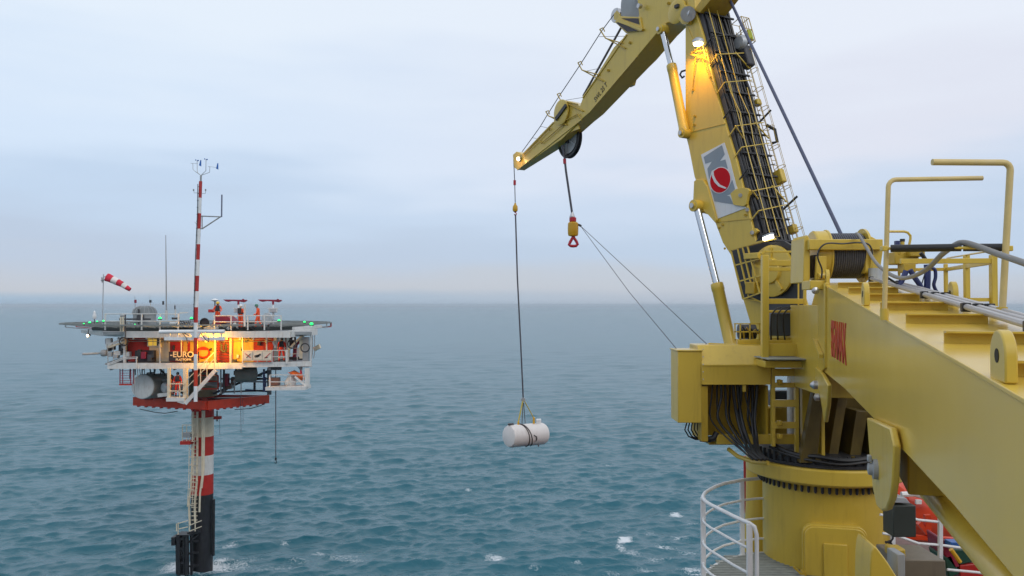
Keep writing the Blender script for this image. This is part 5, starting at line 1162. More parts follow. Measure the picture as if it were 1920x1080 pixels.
fg = thing('grey_searchlight', 'round grey searchlight on a post at the right of the crew railing', 'searchlight', P(503, 618, 56))
MB().lathe(P(503, 598, 56), (-.25, -1, .1), [(.02, -.35), (.25, -.3), (.38, -.05), (.42, .1), (.42, .16), (.38, .17), (.1, .1), (.02, .1)], 24).build('housing', LGR, fg)
MB().cyl(P(503, 618, 56), P(503, 605, 56), .07, n=8).build('post', DGR, fg); MB().bar(P(493, 600, 56), P(513, 594, 56), .06, .08).build('yoke', GREY, fg)
da = thing('dome_antenna', 'small white mushroom antenna behind the yellow-helmeted worker', 'antenna', P(403, 585, 60.5))
MB().lathe(P(403, 563, 60.5), (0, 0, 1), [(.05, -.12), (.10, -.08), (.26, -.02), (.27, .02), (.15, .1), (.02, .13)], 16).build('head', WHT, da); MB().cyl(P(403, 585, 60.5), P(403, 565, 60.5), .045, n=8).build('stem', DGR, da)
mw = thing('maroon_winch', 'bulky maroon deck winch with a sloping cover behind the white railing', 'winch', P(418, 616, 57.2))
MB().prism([P(x, y, 56.9) for x, y in ((402, 591), (424, 591), (438, 602), (437, 606), (414, 606), (414, 617), (399, 617), (396, 612), (400, 600))], (0, 1.2, 0)).build('cover', MAR, mw, bevel=.03)
MB().box(P(424, 612, 57.5), (pw(22, 57.5), .8, pw(9, 57.5))).build('base', DBR, mw, bevel=.02)
MB().box(P(396, 583, 58), (pw(9, 58), .3, pw(6, 58))).build('red_box', RED, mw, bevel=.03)
for px, py, m in ((432, 611, BAGW), (440, 608, BAGW), (428, 616, PWH), (446, 613, BAGW), (436, 615, DGR)): MB().ball(P(px, py, 56.6), .14, 8, (1, 1, .9)).build('rope_heap', m, mw)
MB().box(P(468, 610, 57.5), (.55, .5, .6)).build('chain_box', BLKM, mw, bevel=.03)
for k in range(9): MB().box(P(462 + k * 1.8, 609, 57.0), (.05, .05, .05)).build('chain_link', LGR, mw)
# green deck lights
glab = ['green deck light farthest left, on the helideck edge', 'large bright green deck light second from the left', 'yellowish-green deck light third from the left', 'green deck light by the left railing post', 'large green deck light right of the grey drum', 'green deck light just left of the striped mast', 'small green deck light behind the right railing end', 'green deck light left of the brightest one at the right', 'brightest green deck light at the right edge of the helideck', 'faint green deck light below the grey drum']
for (px, py, r), lab in zip(((157, 607, .05), (168, 605, .085), (182, 603, .06), (194, 602, .07), (300, 597, .11), (359, 597, .10), (523, 601, .09), (571, 604, .08), (584, 608, .13), (253, 608, .035)), glab):
    D = 54.8 if px != 253 else 55.2
    g = thing('deck_light', lab, 'lamp', P(px, py + 2, D), 'green deck lights')
    MB().ball(P(px, py, D), r, 10).build('lens', LGREEN, g); MB().lathe(P(px, py + 2.2, D), (0, 0, 1), [(r * 1.15, -.02), (r * 1.15, .05), (r * .8, .07)], 10).build('base', DGR, g)
fl1 = thing('floodlight', 'small lit floodlight hanging below the left end of the helideck', 'floodlight', P(164, 624, 57))
MB().lathe(P(165, 629, 57), (-.3, -1, -.3), [(.02, -.2), (.08, -.18), (.14, 0), (.13, .02)], 14).build('housing', DGR, fl1); MB().lathe(P(165, 629, 57) + V((-.005, -.02, -.006)), (-.3, -1, -.3), [(.01, 0), (.09, .005), (.085, .03), (.01, .035)], 14).build('lens', LWARM, fl1); MB().bar(P(165, 626, 57.1), P(166, 618, 57.1), .04, .04).build('arm', DGR, fl1)
# sodium lamp under the forward boom that lights the cabin front
sl_ = thing('sodium_lamp', 'orange sodium lamp hidden under the forward boom beside the mast', 'lamp', P(386, 638, 55.2))
MB().lathe(P(386, 638, 55.2), (0, .6, -1), [(.03, -.12), (.1, -.05), (.15, .05), (.14, .07)], 14).build('shade', DGR, sl_)
MB().ball(P(386, 639, 55.22), .06, 8).build('bulb', mat('sodium_bulb', (1, .6, .2), .4, emit=(1, .45, .06), estr=12), sl_)
add_light('sodium_light', P(387, 647, 54.9), 450, (1, .45, .02), .12, sl_)
add_light('sodium_light', P(437, 645, 55.5), 120, (1, .48, .03), .12, sl_)
# hoist rope with hook, and thin hanging lines at the right
hk = thing('hanging_hook', 'dark hook hanging on a long rope below the right end of the deck', 'hook', P(517, 868, 56.5))
MB().cyl(P(517, 690, 56.5), P(517, 858, 56.5), .035, n=6).build('rope', ROPE, hk)
MB().cyl(P(517, 858, 56.5), P(517, 863, 56.5), .07, n=8).build('weight', BLK, hk)
MB().tube([P(x, y, 56.5) for x, y in ((517, 862), (518.5, 866), (517.5, 869), (515.5, 868), (515.5, 866))], .03, 6).build('hook', BLK, hk)
MB().bar(P(507, 691, 56.5), P(527, 691, 56.5), .3, .2).build('sheave_beam', DGR, hk)
for px, y0, y1, r, lab in ((451, 740, 812, .018, 'thin dark line hanging below the brace frame, nearer the column'), (455, 745, 795, .014, 'thin dark line hanging below the brace frame, farther from the column'), (411, 780, 815, .014, 'short line hanging under the red hose saddle')):
    tag(MB().cyl(P(px, y0, 59.5), P(px + 1, y1, 59.5), r, n=5).build('hanging_line', ROPE), lab, 'rope', 'hanging lines')
# basket at the lower right
rbk = thing('lower_basket', 'white railed basket hanging under the right end of the deck', 'basket', P(540, 730, 56.2))
MB().bar(P(504, 727, 56.2), P(578, 726, 56.2), 1.6, pw(6, 56.2)).build('floor', PWH, rbk)
for px, w_ in ((506, .1), (575, .22), (579, .12), (545, .05), (569, .06)): MB().bar(P(px, 690 if w_ > .1 else 703, 56.0), P(px, 726, 56.0), w_, w_).build('post', PWH, rbk)
for py in (703, 716): MB().bar(P(506, py, 55.9), P(574, py, 55.9), .04, .05).build('rail', PWH, rbk)
MB().bar(P(553, 706, 55.9), P(573, 723, 55.9), .1, .12).build('diagonal', PWH, rbk)
MB().box(P(515, 715, 56.5), (pw(18, 56.5), .5, pw(14, 56.5))).build('locker', BRN, rbk)
bg = thing('white_bag', 'large pale woven sack standing in the lower basket', 'sack', P(546, 724, 56.6))
MB().ball(P(546, 715, 56.6), .38, 14, (1.0, .9, 1.25)).ball(P(541, 718, 56.5), .3, 12, (1, .9, 1)).ball(P(548, 704, 56.6), .22, 10).build('body', BAGW, bg)
tarp = MB(); tp_ = [(540, 699, 56.3), (552, 694, 56.6), (566, 702, 56.2), (572, 711, 56.3), (562, 713, 56.1), (551, 704, 55.95)]
v = [P(*q) for q in tp_] + [P(555, 700, 55.9), P(563, 706, 55.85), P(548, 697, 56.0)]
tarp.add(v + [p + V((0, .25, -.05)) for p in v], [(0, 8, 1), (8, 6, 1), (1, 6, 2), (6, 7, 2), (2, 7, 3), (7, 4, 3), (5, 4, 7), (5, 7, 6), (5, 6, 8), (5, 8, 0), (9, 10, 17), (17, 10, 15), (10, 11, 15), (15, 11, 16), (11, 12, 16), (16, 12, 13), (14, 16, 13), (14, 15, 16), (14, 17, 15), (14, 9, 17), (0, 1, 10, 9), (1, 2, 11, 10), (2, 3, 12, 11), (3, 4, 13, 12), (4, 5, 14, 13), (5, 0, 9, 14)])
tag(tarp.build('orange_tarp', TARP), 'crumpled orange tarpaulin hung over the rail of the lower basket', 'tarpaulin')
MB().bar(P(564, 694, 56.4), P(565, 703, 56.4), .12, .12).build('red_float', WSR, rbk)
# frame and machine at the right deck end
wf = thing('deck_davit', 'maroon davit with a pale boom end behind the right deck posts', 'davit', P(556, 676, 58))
MB().tube([P(x, y, 57.6) for x, y in ((552, 676), (553, 655), (555, 646), (561, 640), (569, 640))], .14, 8).build('arm', MAR, wf)
MB().box(P(557, 672, 57.6), (pw(34, 57.6), .5, pw(5, 57.6))).build('base', DBR, wf)
MB().bar(P(589, 655, 57.6), P(600, 649, 57.3), .12, .3).build('boom_end', CREAM, wf)
MB().box(P(549, 641, 58), (.45, .3, .7)).build('motor', DBR, wf, bevel=.05)
for px, py, m in ((562, 660, WHT), (568, 650, WHT), (572, 660, WHT)): MB().box(P(px, py, 57), (.16, .2, .6)).build('white_panel', m, wf, bevel=.03)
for px, y0 in ((528, 0),): pass

# dense small gear under and on the decks
rq = random.Random(21)
for i in range(16):
    x0 = rq.uniform(404, 498); y0 = rq.uniform(694, 728); ln = rq.uniform(8, 34); Dq = rq.uniform(58.5, 60.5)
    if i % 3 == 0: MB().cyl(P(x0, y0, Dq), P(x0, min(738, y0 + ln), Dq), rq.choice((.04, .06, .09)), n=7).build('riser_pipe', rq.choice((BLKM, GREY, DGR, BLUH)), plat)
    elif i % 3 == 1: MB().cyl(P(x0, y0, Dq), P(min(503, x0 + ln), y0 + rq.uniform(-1, 1), Dq), rq.choice((.04, .06)), n=7).build('service_pipe', rq.choice((BLKM, GREY, DGR)), plat)
    else: MB().box(P(x0, y0, Dq), (rq.uniform(.2, .5), .3, rq.uniform(.2, .5))).build('junction_box', rq.choice((DGR, GREY, MAR, BRN)), plat, bevel=.02)
for i in range(10):
    x0 = 245 + i * 7 + rq.uniform(-3, 3); MB().cyl(P(x0, 691, 58.2), P(x0 + rq.uniform(-2, 2), rq.uniform(700, 712), 58.2), rq.choice((.03, .05)), n=6).build('deck_drain', rq.choice((BLKM, GREY)), plat)
for a_, b_ in (((345, 740), (300, 692)), ((412, 740), (470, 692)), ((400, 738), (505, 695))): MB().cyl(P(*a_, 60.5), P(*b_, 60.5), .09, n=8).build('deck_strut', DGR, plat)
for px, py, wx_, wz, m in ((300, 648, 5, 7, PWH), (312, 640, 4, 5, GREY), (326, 652, 3, 9, DBR), (366, 640, 3, 6, DGR), (395, 655, 4, 5, DBR), (446, 668, 4, 6, PWH), (462, 640, 5, 4, DGR), (486, 644, 6, 8, DBR), (500, 640, 4, 5, PWH)): MB().box(P(px, py, CD - .05), (pw(wx_, CD), .14, pw(wz, CD))).build('wall_box', m, cab, bevel=.015)
for y in (636, 640): MB().cyl(P(242, y, CD - .12), P(510, y, CD - .12), .025, n=6).build('wall_conduit', GREY, cab)
for i in range(13):
    x0 = 250 + i * 25; MB().box(P(x0, 635, 55.62), (.1, .08, .16)).build('beam_stiffener', PWH, plat)
for px in (300, 340, 455, 500): MB().cyl(P(px, 633, 56.2), P(px, 681, 56.2), .05, n=8).build('deck_stanchion', PWH, plat)
MB().tube([P(x, y, 55.4) for x, y in ((240, 634), (262, 639), (288, 634), (310, 638), (335, 634))], .02, 5).build('slung_cable', BLK, plat)
for px, py in ((232, 640), (547, 645), (572, 652)): MB().tube([P(px, py, 56.0) + V((math.cos(q * .524) * .3, 0, math.sin(q * .524) * .3)) for q in range(12)], .05, 6, closed=True).build('cable_coil', DGR, plat)

bf = MB()
for px, d in ((341, .5), (358, .5), (345, .95)): bf.bar(P(px, 1004, FD - d), P(px + 1, 1078, FD - d), .14, .14)
for py in (1018, 1040, 1064): bf.bar(P(333, py, FD - .5), P(372, py - 4, FD - .1), .13, .13)
bf.bar(P(350, 1010, FD - .9), P(337, 1050, FD - .9), .09, .09)
bf.build('landing_fender', BLKP, plat)
# ------------------------------------------------------------------ people
def person(label, px, py, D, rot, pose, suit, helm, vest=None, h=1.75, hat='helmet'):
    base = P(px, py, D); s = h / 1.75
    J = {'pel': (0, 0, .95), 'sp': (0, .0, 1.15), 'ch': (0, .0, 1.36), 'nk': (0, 0, 1.48), 'hd': (0, -.02, 1.60), 'ht': (0, -.01, 1.70),
         'sL': (.17, 0, 1.42), 'eL': (.25, .02, 1.14), 'wL': (.27, -.06, .90), 'hL': (.27, -.09, .82),
         'sR': (-.17, 0, 1.42), 'eR': (-.25, .02, 1.14), 'wR': (-.27, -.06, .90), 'hR': (-.27, -.09, .82),
         'pL': (.10, 0, .90), 'kL': (.12, -.02, .50), 'aL': (.12, .02, .09), 'tL': (.13, -.15, .035),
         'pR': (-.10, 0, .90), 'kR': (-.12, -.02, .50), 'aR': (-.12, .02, .09), 'tR': (-.13, -.15, .035)}
    J.update(pose); names = list(J)
    E = [('pel', 'sp'), ('sp', 'ch'), ('ch', 'nk'), ('nk', 'hd'), ('hd', 'ht'), ('ch', 'sL'), ('sL', 'eL'), ('eL', 'wL'), ('wL', 'hL'), ('ch', 'sR'), ('sR', 'eR'), ('eR', 'wR'), ('wR', 'hR'),
         ('pel', 'pL'), ('pL', 'kL'), ('kL', 'aL'), ('aL', 'tL'), ('pel', 'pR'), ('pR', 'kR'), ('kR', 'aR'), ('aR', 'tR')]
    rad = {'pel': .16, 'sp': .155, 'ch': .165, 'nk': .062, 'hd': .095, 'ht': .08, 's': .085, 'e': .062, 'w': .046, 'h': .042, 'p': .115, 'k': .078, 'a': .062, 't': .05}
    me = bpy.data.meshes.new('person_cage'); me.from_pydata([J[n] for n in names], [(names.index(a), names.index(b)) for a, b in E], [])
    ob = bpy.data.objects.new('cage', me); COL.objects.link(ob)
    md = ob.modifiers.new('skin', 'SKIN'); md.use_smooth_shade = True; md.branch_smoothing = .4
    if not me.skin_vertices: me.skin_vertices.new() if hasattr(me.skin_vertices, 'new') else None
    for i, n in enumerate(names):
        r = rad.get(n, rad.get(n[0])); me.skin_vertices[0].data[i].radius = (r, r * (.8 if n in ('sp', 'ch', 'pel') else 1)); me.skin_vertices[0].data[i].use_root = (n == 'pel')
    ob.modifiers.new('sub', 'SUBSURF').levels = 1
    dg = bpy.context.evaluated_depsgraph_get(); nm = bpy.data.meshes.new_from_object(ob.evaluated_get(dg)); bpy.data.objects.remove(ob)
    nm.materials.clear()
    for m in (suit, SKIN, BOOT, REFL): nm.materials.append(m)
    jj = {n: V(J[n]) for n in names}
    for p in nm.polygons:
        c = p.center; p.use_smooth = True
        if (c - jj['hd']).length < .15 and c.z > jj['nk'].z - .02: p.material_index = 1
        elif min((c - jj['hL']).length, (c - jj['hR']).length) < .07: p.material_index = 1
        elif min((c - jj['tL']).length, (c - jj['tR']).length) < .12 or min((c - jj['aL']).length, (c - jj['aR']).length) < .09: p.material_index = 2
        else:
            for k, a in (('kL', 'aL'), ('kR', 'aR'), ('eL', 'wL'), ('eR', 'wR')):
                mid = jj[k].lerp(jj[a], .45)
                if abs((c - mid).dot((jj[a] - jj[k]).normalized())) < .035 and (c - mid).length < .16: p.material_index = 3
    nm.transform(Matrix.Scale(s, 4))
    root = bpy.data.objects.new('person', nm); COL.objects.link(root); root.location = base; root.rotation_euler.z = R_(rot)
    tag(root, label, 'person', 'crew on the platform'); ORG[root] = V((0, 0, 0))
    def child(mb, name, m): 
        o = mb.build(name, m, root); return o
    hd = V(J['hd']) * s
    if hat == 'helmet':
        child(MB().lathe(hd + Zv * .035, (0, 0, 1), [(.145, -.01), (.15, .0), (.125, .02), (.12, .07), (.09, .12), (.03, .14), (.01, .142)], 16).obox(hd + V((0, -.14, .035)), (.07, 0, 0), (0, .04, 0), (0, 0, .006)), 'helmet', helm)
    else:
        child(MB().ball(hd + V((0, .015, .035)), .112, 12, (1, 1.05, 1)), 'hair', helm)
    # face
    child(MB().ball(hd + V((0, -.105, .0)), .018, 6, (.8, 1, 1.3)), 'nose', SKIN)
    for sx_ in (-1, 1): child(MB().ball(hd + V((sx_ * .035, -.088, .018)), .011, 6), 'eye', DBR); child(MB().ball(hd + V((sx_ * .098, .0, .0)), .022, 6, (.5, 1, 1.4)), 'ear', SKIN)
    child(MB().box(hd + V((0, -.09, -.045)), (.045, .012, .01)), 'mouth', MAR)
    for sd in ('L', 'R'):
        w_, h_ = V(J['w' + sd]) * s, V(J['h' + sd]) * s; d_ = (h_ - w_).normalized(); side = V((0, 1, 0)) if abs(d_.y) < .8 else V((1, 0, 0)); pn = d_.cross(side).normalized(); side = pn.cross(d_)
        m_ = MB()
        for k, ln_ in enumerate((.062, .072, .068, .052)):
            o_ = h_ + d_ * .03 + side * (.027 - .018 * k); m_.tube([o_, o_ + d_ * ln_ * .5 + pn * .008, o_ + d_ * ln_ + pn * .024], [.009, .0085, .007], 6)
        m_.tube([h_ + side * .03, h_ + side * .052 + d_ * .03, h_ + side * .05 + d_ * .06 + pn * .01], [.011, .010, .008], 6)
        child(m_, 'fingers', SKIN)
    if vest:
        c = V(J['ch']) * s; sp_ = V(J['sp']) * s; ax = (c - sp_).normalized()
        child(MB().obox(sp_.lerp(c, .6) + V((0, .125, .02)), (.13, 0, 0), V((0, .05, 0)), ax * .2).obox(sp_.lerp(c, .6) + V((0, -.115, .02)), (.13, 0, 0), V((0, .035, 0)), ax * .17), 'vest', vest)
        child(MB().lathe(sp_ - ax * .06, ax, [(.17, 0), (.185, .02), (.185, .06), (.17, .08)], 16), 'belt', vest)
    return root
walk = {'kL': (.11, -.16, .52), 'aL': (.11, -.16, .12), 'tL': (.12, -.32, .05), 'kR': (-.11, .06, .50), 'aR': (-.11, .32, .15), 'tR': (-.11, .22, .05), 'ch': (0, -.06, 1.36), 'nk': (0, -.09, 1.47), 'hd': (0, -.12, 1.58), 'ht': (0, -.11, 1.68), 'eL': (.24, -.06, 1.13), 'wL': (.22, -.26, 1.0), 'hL': (.21, -.32, .97), 'eR': (-.24, -.03, 1.13), 'wR': (-.22, -.22, .95), 'hR': (-.2, -.29, .93)}
reach = {'eL': (.27, -.06, 1.16), 'wL': (.2, -.26, 1.06), 'hL': (.16, -.33, 1.05), 'eR': (-.29, -.02, 1.17), 'wR': (-.2, -.2, 1.03), 'hR': (-.15, -.27, 1.03)}
person('person in orange suit and yellow helmet leaning over the maroon winch', 408, 611, 58.2, 15, reach, HVIS, HELY, VEST)
person('person in orange suit with white helmet and dark vest standing behind the rail', 451, 617, 56.2, 160, {**reach, 'kL': (.14, -.08, .5)}, HVIS, HELW, VEST, 1.72)
person('person in orange suit and green helmet walking left on the upper deck', 484, 617, 57.0, -80, walk, HVIS, HELG, None, 1.78)
person('person in red-orange suit with dark vest, seen from behind on the lower deck', 528, 679, 57.0, 185, {'kL': (.15, -.02, .5), 'aL': (.17, .02, .09), 'tL': (.19, -.14, .035), 'kR': (-.15, -.02, .5), 'aR': (-.17, .02, .09), 'tR': (-.19, -.14, .035)}, HVISR, BOOT, VEST, 1.75, 'hair')
person('person in red suit with dark vest standing on the stair landing', 333, 744, 56.3, 10, {}, HVISR, BOOT, VEST, 1.75, 'hair')
person('person in orange suit bending behind the left post of the stair landing', 320, 744, 57.2, -40, {**walk}, HVIS, HELY, None, 1.55)

# ------------------------------------------------------------------ loads on the jib
def rope(pts, r, label, m=ROPE, n=7): return tag(MB().tube([V(p) for p in pts], r, n).build('rope', m), label, 'rope')
tipw = BP(965, 312, .2); TY = tipw.y
# whip line and tank
hb_ = P(966, 388, TY)
rope([BP(963, 298, .2), P(965, 340, TY), P(966, 380, TY)], .012, 'thin rope from the jib tip down to the small yellow hook')
wk_ = thing('small_hook_block', 'small yellow hook block with red collar below the jib tip', 'hook', P(966, 404, TY))
MB().cyl(P(965, 338, TY), P(965, 347, TY), .035, n=10).build('red_sleeve', HRED, wk_)
MB().lathe(P(966, 396, TY), (0, 0, 1), [(.03, -.02), (.06, .0), (.07, .04), (.065, .13), (.035, .17), (.02, .22)], 16).build('weight', AIRY, wk_)
MB().cyl(P(966, 396, TY), P(966, 399, TY), .02).tube([P(x, y, TY) for x, y in ((966, 397), (968, 400), (968, 402), (966.5, 404), (965, 403), (964.5, 401.5))], .014, 8).build('hook', HRED, wk_)
sl0 = P(981, 748, TY)
rope([P(966.5, 402, TY), P(970, 520, TY), P(976, 640, TY), sl0], .021, 'long dark sling hanging from the small hook to the white tank')
tank = thing('white_tank', 'white cylindrical tank slung over the sea below the jib', 'tank', P(985, 838, TY))
a_ = P(955, 818, TY - .35); b_ = P(1017, 813, TY + .35); dx_ = (b_ - a_); Lt = dx_.length; dx_.normalize()
rt = pw(20.5, TY)
TNK = mat('tank_white', (.74, .70, .68), .4, var=.04, dirt=.3, dirtcol=(.4, .3, .24))
MB().lathe(a_, dx_, [(.01, -.06), (rt * .6, -.05), (rt * .92, -.02), (rt, .03), (rt, Lt - .03), (rt * .92, Lt + .02), (rt * .6, Lt + .05), (.01, Lt + .06)], 48).build('shell', TNK, tank)
MB().lathe(a_ + dx_ * .06, dx_, [(rt, 0), (rt + .006, .0), (rt + .006, .02), (rt, .02)], 48).build('seam', TNK, tank)
upn = Zv
MB().obox(b_ - dx_ * .13 + Zv * (rt + .03), dx_ * .085, V((0, .08, 0)), Zv * .075).build('valve_box', WHT, tank, bevel=.01)
MB().obox(b_ - dx_ * .30 + Zv * (rt + .07), dx_ * .035, V((0, .05, 0)), Zv * .09).build('lifting_lug', AIRY, tank, bevel=.006)
MB().obox(a_ + dx_ * .05 + Zv * (rt + .02), dx_ * .10, V((0, .04, 0)), Zv * .025).build('fitting', DGR, tank, bevel=.01)
MB().obox(a_ + dx_ * .30 + Zv * (rt + .03), dx_ * .03, V((0, .04, 0)), Zv * .05).build('lifting_lug', AIRY, tank, bevel=.006)
for f_ in (.25, .3): MB().cyl(b_ - dx_ * f_ * .5 - Zv * rt * .9, b_ - dx_ * f_ * .5 - Zv * (rt + .05), .012, n=6).build('drain_stub', PIN, tank)
def wrap(p, off, r, a0, a1):
    pts = []
    sd = V((0, 0, 1)).cross(dx_).normalized()
    if sd.y > 0: sd = -sd
    for k in range(14):
        t = R_(a0 + (a1 - a0) * k / 13); pts.append(a_ + dx_ * (p + off * k / 13) + (Zv * math.cos(t) + sd * math.sin(t)) * (rt + .014))
    return pts
for p, off, a1 in ((.34, .18, 175), (.36, .27, 160)): MB().tube(wrap(p, off, 0, 0, a1), .011, 7).build('tag_rope', DBR, tank)
lp_ = wrap(.36, .27, 0, 0, 100); MB().tube([lp_[-3], lp_[-2] + dx_ * .06, lp_[-1] + dx_ * .06 - Zv * .03, lp_[-1] + dx_ * .02 - Zv * .08], .012, 6).build('rope_loop', DBR, tank)
YSL = mat('yellow_sling', (.55, .42, .06), .7)
for q, lab in ((a_ + dx_ * .30 + Zv * (rt + .06), 'yellow sling leg from the rope end to the left tank lug'), (b_ - dx_ * .30 + Zv * (rt + .14), 'yellow sling leg from the rope end to the right tank lug')):
    tag(MB().bar(sl0, q, .035, .012).build('webbing_sling', YSL), lab, 'sling', 'tank slings')
MB().tube([sl0, a_.lerp(b_, .42) + Zv * (rt + .02) + dx_ * -.05, a_.lerp(b_, .42) + Zv * (rt + .01) + dx_ * .06, sl0 + V((.01, 0, -.1))], .009, 6).build('slack_sling', DBR, tank)
tag(MB().lathe(sl0 - Zv * .02, (0, 1, 0), [(.03, -.02), (.06, -.02), (.06, .02), (.03, .02)], 14).build('sling_ring', LGR), 'small steel ring where the slings meet above the tank', 'ring')
# main hook
MY = shc.y; tS = P(1057, 280, MY)
rope([P(1056, 272, MY), P(1061, 320, MY), P(1073, 402, MY)], .028, 'thick dark hoist rope from the jib sheave to the large hook')
rope([P(1053, 272, MY), P(1058, 300, MY)], .010, 'short thin rope beside the thick hoist rope under the jib sheave')
mh = thing('large_hook_block', 'large yellow and red hook block hanging from the middle of the jib', 'hook', P(1075, 462, MY))
MB().cyl(P(1058.5, 298, MY), P(1059, 307, MY), .038, n=10).build('red_sleeve', HRED, mh)
MB().lathe(P(1073, 408, MY), (0, 0, 1), [(.06, -.02), (.07, .02), (.03, .12), (.025, .14)], 14).build('socket', PIN, mh)
MB().lathe(P(1074, 417, MY), (0, 0, 1), [(.06, 0), (.085, .03), (.085, .11), (.05, .13)], 14).build('swivel', HRED, mh)
hbm = P(1074.5, 429, MY); MB().lathe(hbm, (0, 0, 1), [(.06, -.18), (.11, -.17), (.125, -.13), (.13, 0), (.125, .13), (.10, .16), (.05, .17)], 20).build('weight', AIRY, mh)
MB().cyl(P(1075, 440, MY), P(1075, 449, MY), .045, n=12).build('shank', HRED, mh)
MB().tube([P(x, y, MY) for x, y in ((1073, 447), (1069, 454), (1067, 459), (1070, 461), (1075, 461.5), (1080, 461), (1083, 458), (1081, 453), (1077, 447))], .036, 8, closed=True).build('hook_ring', HRED, mh)
MB().bar(P(1084, 421, MY), P(1090, 424, MY), .05, .05).build('tag_eye', DGR, mh)
tl0 = P(1088, 423, MY)
tag(MB().tube([tl0, P(1220, 546, 15.5), BP(1326, 648, .9) if False else P(1326, 646, 12.9)], .007, 5).build('tag_line', ROPE), 'upper thin tag line from the large hook to the hose housing', 'rope', 'tag lines')
tag(MB().tube([tl0, P(1180, 548, 15.5), P(1270, 656, 12.7)], .007, 5).build('tag_line', ROPE), 'lower thin tag line from the large hook to the electrical cabinet', 'rope', 'tag lines')
# ropes along the jib
rope([BP(*jx(710, 80), .10), BP(*jx(1080, 38), .30)], .010, 'thin line from the small jib sheave to the crane head')
tlp = [(690, 90), (612, 195), (482, 400), (355, 590), (285, 700), (240, 775), (190, 845), (128, 930)]
rope([BP(*jx(x, y), .36) for x, y in tlp], .010, 'thin line running through the guide arms along the jib')
rope([BP(*jx(800, 40), .02), BP(*jx(735, 170), .02), BP(*jx(503, 588), .02)], .026, 'thick black rope running above the jib to the tip sheave')
for a0, b0 in (((600, 225), (760, 222)), ((525, 435), (640, 412)), ((395, 615), (500, 598)), ((240, 775), (285, 785)), ((190, 845), (215, 850))):
    tag(MB().tube([BP(*jx(*a0), .3), BP(*jx(*b0), .3)], .005, 4).build('stay_wire', ROPE, jib), None, None)
# hook tucked behind the cylinders
MB().tube([BP(*q, -.3) for q in ((1285, 132), (1278, 134), (1275, 140), (1279, 146), (1283, 143))], .02, 7).build('parked_hook', BLKM, crane)

# ------------------------------------------------------------------ ship deck right of the pedestal
dkz = zt - 2.6
dk = MB().prism([(PX - .6, 9.5, dkz), (26, 9.5, dkz), (26, 26, dkz), (10.9, 26, dkz)], (0, 0, -.4)).build('ship_deck', BRN); dk['kind'] = 'structure'
gw = MB(); 
sh = MB().prism([(PX - .5, 9.6, dkz - .4), (26, 9.6, dkz - .4), (26, 25.9, dkz - .4), (10.95, 25.9, dkz - .4)], (0, 0, -(dkz - .5) - 3)).build('ship_hull', mat('hull_red', (.20, .03, .02), .5, dirt=.3)); sh['kind'] = 'structure'
MB().lathe((PX, PY, 0), (0, 0, 1), [(.94, dkz - 1), (.94, 13.25)], 48).build('lower_column', YEL, ped) if dkz - 1 < 13.2 else None
wr = thing('deck_railing', 'white tubular deck railing behind the pedestal, in front of the orange boat', 'railing', P(1763, 1060, 11.5))
WD = 11.5
for pts in (((1650, 965), (1705, 970), (1722, 975), (1763, 979), (1800, 979)), ((1655, 1000), (1680, 1004), (1722, 1019), (1763, 1022), (1815, 1029)), ((1776, 1068), (1830, 1073), (1880, 1080))): MB().tube([P(x, y, WD) for x, y in pts], .019, 8).build('rail', WHT, wr)
for px, y0, y1 in ((1763, 968, 1060), (1674, 1000, 1030)): MB().bar(P(px, y0, WD), P(px, y1, WD), .055, .055).build('post', WHT, wr, bevel=.006)
cb = thing('dark_cabinet', 'dark grey-green cabinet with a pale lid beside the girder ear', 'cabinet', P(1685, 1001, 10.6))
MB().box(P(1686, 972, 10.6), (pw(42, 10.6), .3, pw(58, 10.6))).build('body', mat('cabinet_green_grey', (.035, .042, .036), .45), cb, bevel=.01)
MB().prism([P(x, y, 10.44) for x, y in ((1666, 942), (1707, 944), (1699, 934), (1668, 930))], (0, .35, 0)).build('lid', LGR, cb, bevel=.006)
MB().tube([P(x, y, 10.5) for x, y in ((1674, 1000), (1674, 1010), (1668, 1018), (1660, 1016))], .014, 6).tube([P(x, y, 10.5) for x, y in ((1660, 1018), (1668, 1014), (1674, 1024))], .014, 6).build('cable', BLK, cb)
lbx = thing('grey_deck_box', 'brown-grey locker in the bottom foreground under the girder', 'locker', P(1725, 1110, 9.2))
MB().prism([P(x, y, 9.2) for x, y in ((1687, 1049), (1773, 1051), (1776, 1120), (1687, 1120))], (0, .6, 0)).build('body', mat('brown_grey', (.16, .13, .09), .5, dirt=.3), lbx, bevel=.012)
MB().box(P(1680, 1062, 9.1), (.09, .25, .35)).build('side_box', GREY, lbx, bevel=.01); MB().box(P(1678, 1033, 9.3), (.16, .2, .1)).build('yellow_valve', YELD, lbx, bevel=.02)
MB().bar(P(1690, 1043, 9.6), P(1726, 1043, 9.6), .1, .06).build('yellow_strip', YELD, lbx)
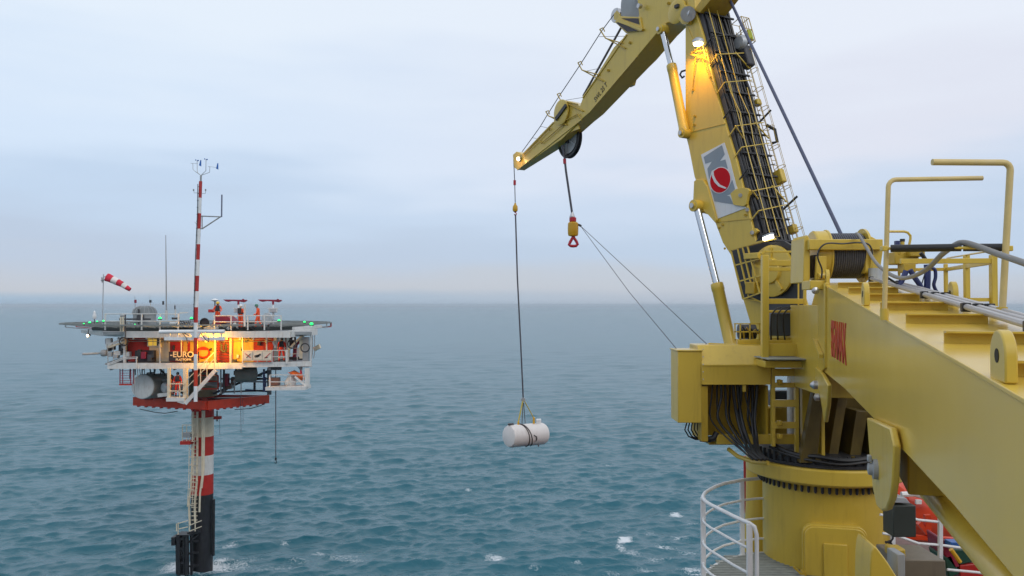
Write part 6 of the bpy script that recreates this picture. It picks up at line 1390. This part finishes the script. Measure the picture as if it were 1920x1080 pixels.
# orange boat in its cradle
bt = thing('orange_boat', 'orange-red enclosed rescue boat in a cradle on the ship deck', 'boat', P(1730, 1010, 16))
ba, bb = P(1668, 942, 15), P(1850, 985, 17.5); bd = (bb - ba); bl_ = bd.length
MB().lathe(ba, bd, [(.02, -.1), (.35, .05), (.55, .4), (.62, .9), (.62, bl_ * .7), (.45, bl_), (.02, bl_ + .15)], 28).build('hull', ORG_, bt)
MB().tube([P(x, y, 14.6) for x, y in ((1690, 927), (1715, 926), (1735, 932), (1752, 944))], .05, 8).build('fender', WHT, bt)
MB().box(P(1722, 941, 14.45), (.1, .05, .07)).build('hull_sticker', WHT, bt)
bc = thing('boat_cradle', 'bright orange steel cradle with splayed legs below the boat', 'cradle', P(1735, 1010, 14.5))
for a0, b0 in (((1738, 965), (1740, 995)), ((1740, 993), (1750, 1010)), ((1722, 980), (1745, 1008)), ((1690, 1005), (1790, 1012))): MB().bar(P(*a0, 14.2), P(*b0, 14.2), .10, .07).build('leg', ORG_, bc)
for pts, m, nm_, lab, cat in ((((1766, 1012), (1770, 1011), (1800, 1062), (1790, 1066), (1770, 1040)), MAR, 'maroon_hatch', 'maroon hatch cover behind the white rail post', 'hatch'), (((1782, 1030), (1815, 1030), (1832, 1052), (1800, 1060)), GRN, 'green_locker', 'dark green deck locker at the bottom right', 'locker'), (((1800, 1060), (1840, 1055), (1870, 1090), (1800, 1090)), RED, 'red_bin', 'red deck bin at the bottom right under the girder', 'bin'), (((1770, 1045), (1784, 1040), (1800, 1075), (1780, 1085)), GRN, 'green_bin', 'dark green bin beside the maroon hatch', 'bin')):
    tag(MB().prism([P(x, y, 13.2) for x, y in pts], (.05, .6, 0)).build(nm_, m, None, bevel=.02), lab, cat)
tag(MB().cyl(P(1783, 1030, 12.9), P(1800, 1054, 12.9), .035, n=8).build('yellow_pole', AIRY), 'short yellow pole leaning by the green locker', 'pole')
tag(MB().box(P(1786, 1018, 13.1), (.16, .2, .08)).build('blue_crate', mat('blue_plastic', (.02, .10, .35), .4), None, bevel=.01), 'small blue crate behind the white rail', 'crate')

# ------------------------------------------------------------------ thin sea haze
hzb = MB().box((0, 0, 13.5), (116000, 116000, 31)).build('haze', None if False else bpy.data.materials.new('haze'), None)
hm = hzb.data.materials[0]; hm.use_nodes = True; ht_ = hm.node_tree; ht_.nodes.clear()
ho = ht_.nodes.new('ShaderNodeOutputMaterial'); hv = ht_.nodes.new('ShaderNodeVolumePrincipled'); ht_.links.new(hv.outputs[0], ho.inputs['Volume'])
hv.inputs['Color'].default_value = (.78, .88, .97, 1); hv.inputs['Density'].default_value = HAZE; hv.inputs['Anisotropy'].default_value = .2
hzb['kind'] = 'stuff'

# ship under the camera : unseen hull, deck and house, added to darken the crane
SHG = mat('shading_deck_grey_green', (.16, .17, .16), .6, dirt=.3)
h1 = MB().box((9, -14, 7), (40, 40, 20.6)).build('ship_hull', mat('shading_hull_dark_red', (.12, .02, .015), .6, dirt=.3)); h1['kind'] = 'structure'
d1 = MB().box((9, -14, 17.42), (40, 40, .16)).build('ship_deck', SHG); d1['kind'] = 'structure'  # unseen deck added to darken the crane
whs = thing('shading_wheelhouse', 'unseen ship house front with a row of windows, added behind the camera to shade the crane', 'shading_wheelhouse', (6, -16, 17.5))
MB().box((6, -16, 21), (26, 7, 7)).build('shading_house_wall', mat('shading_house_paint', (.45, .40, .28), .5, dirt=.3), whs)
for k in range(9): MB().box((-5 + k * 2.7, -12.47, 22.4), (2.1, .06, 1.3)).build('shading_house_window', GLASS, whs)
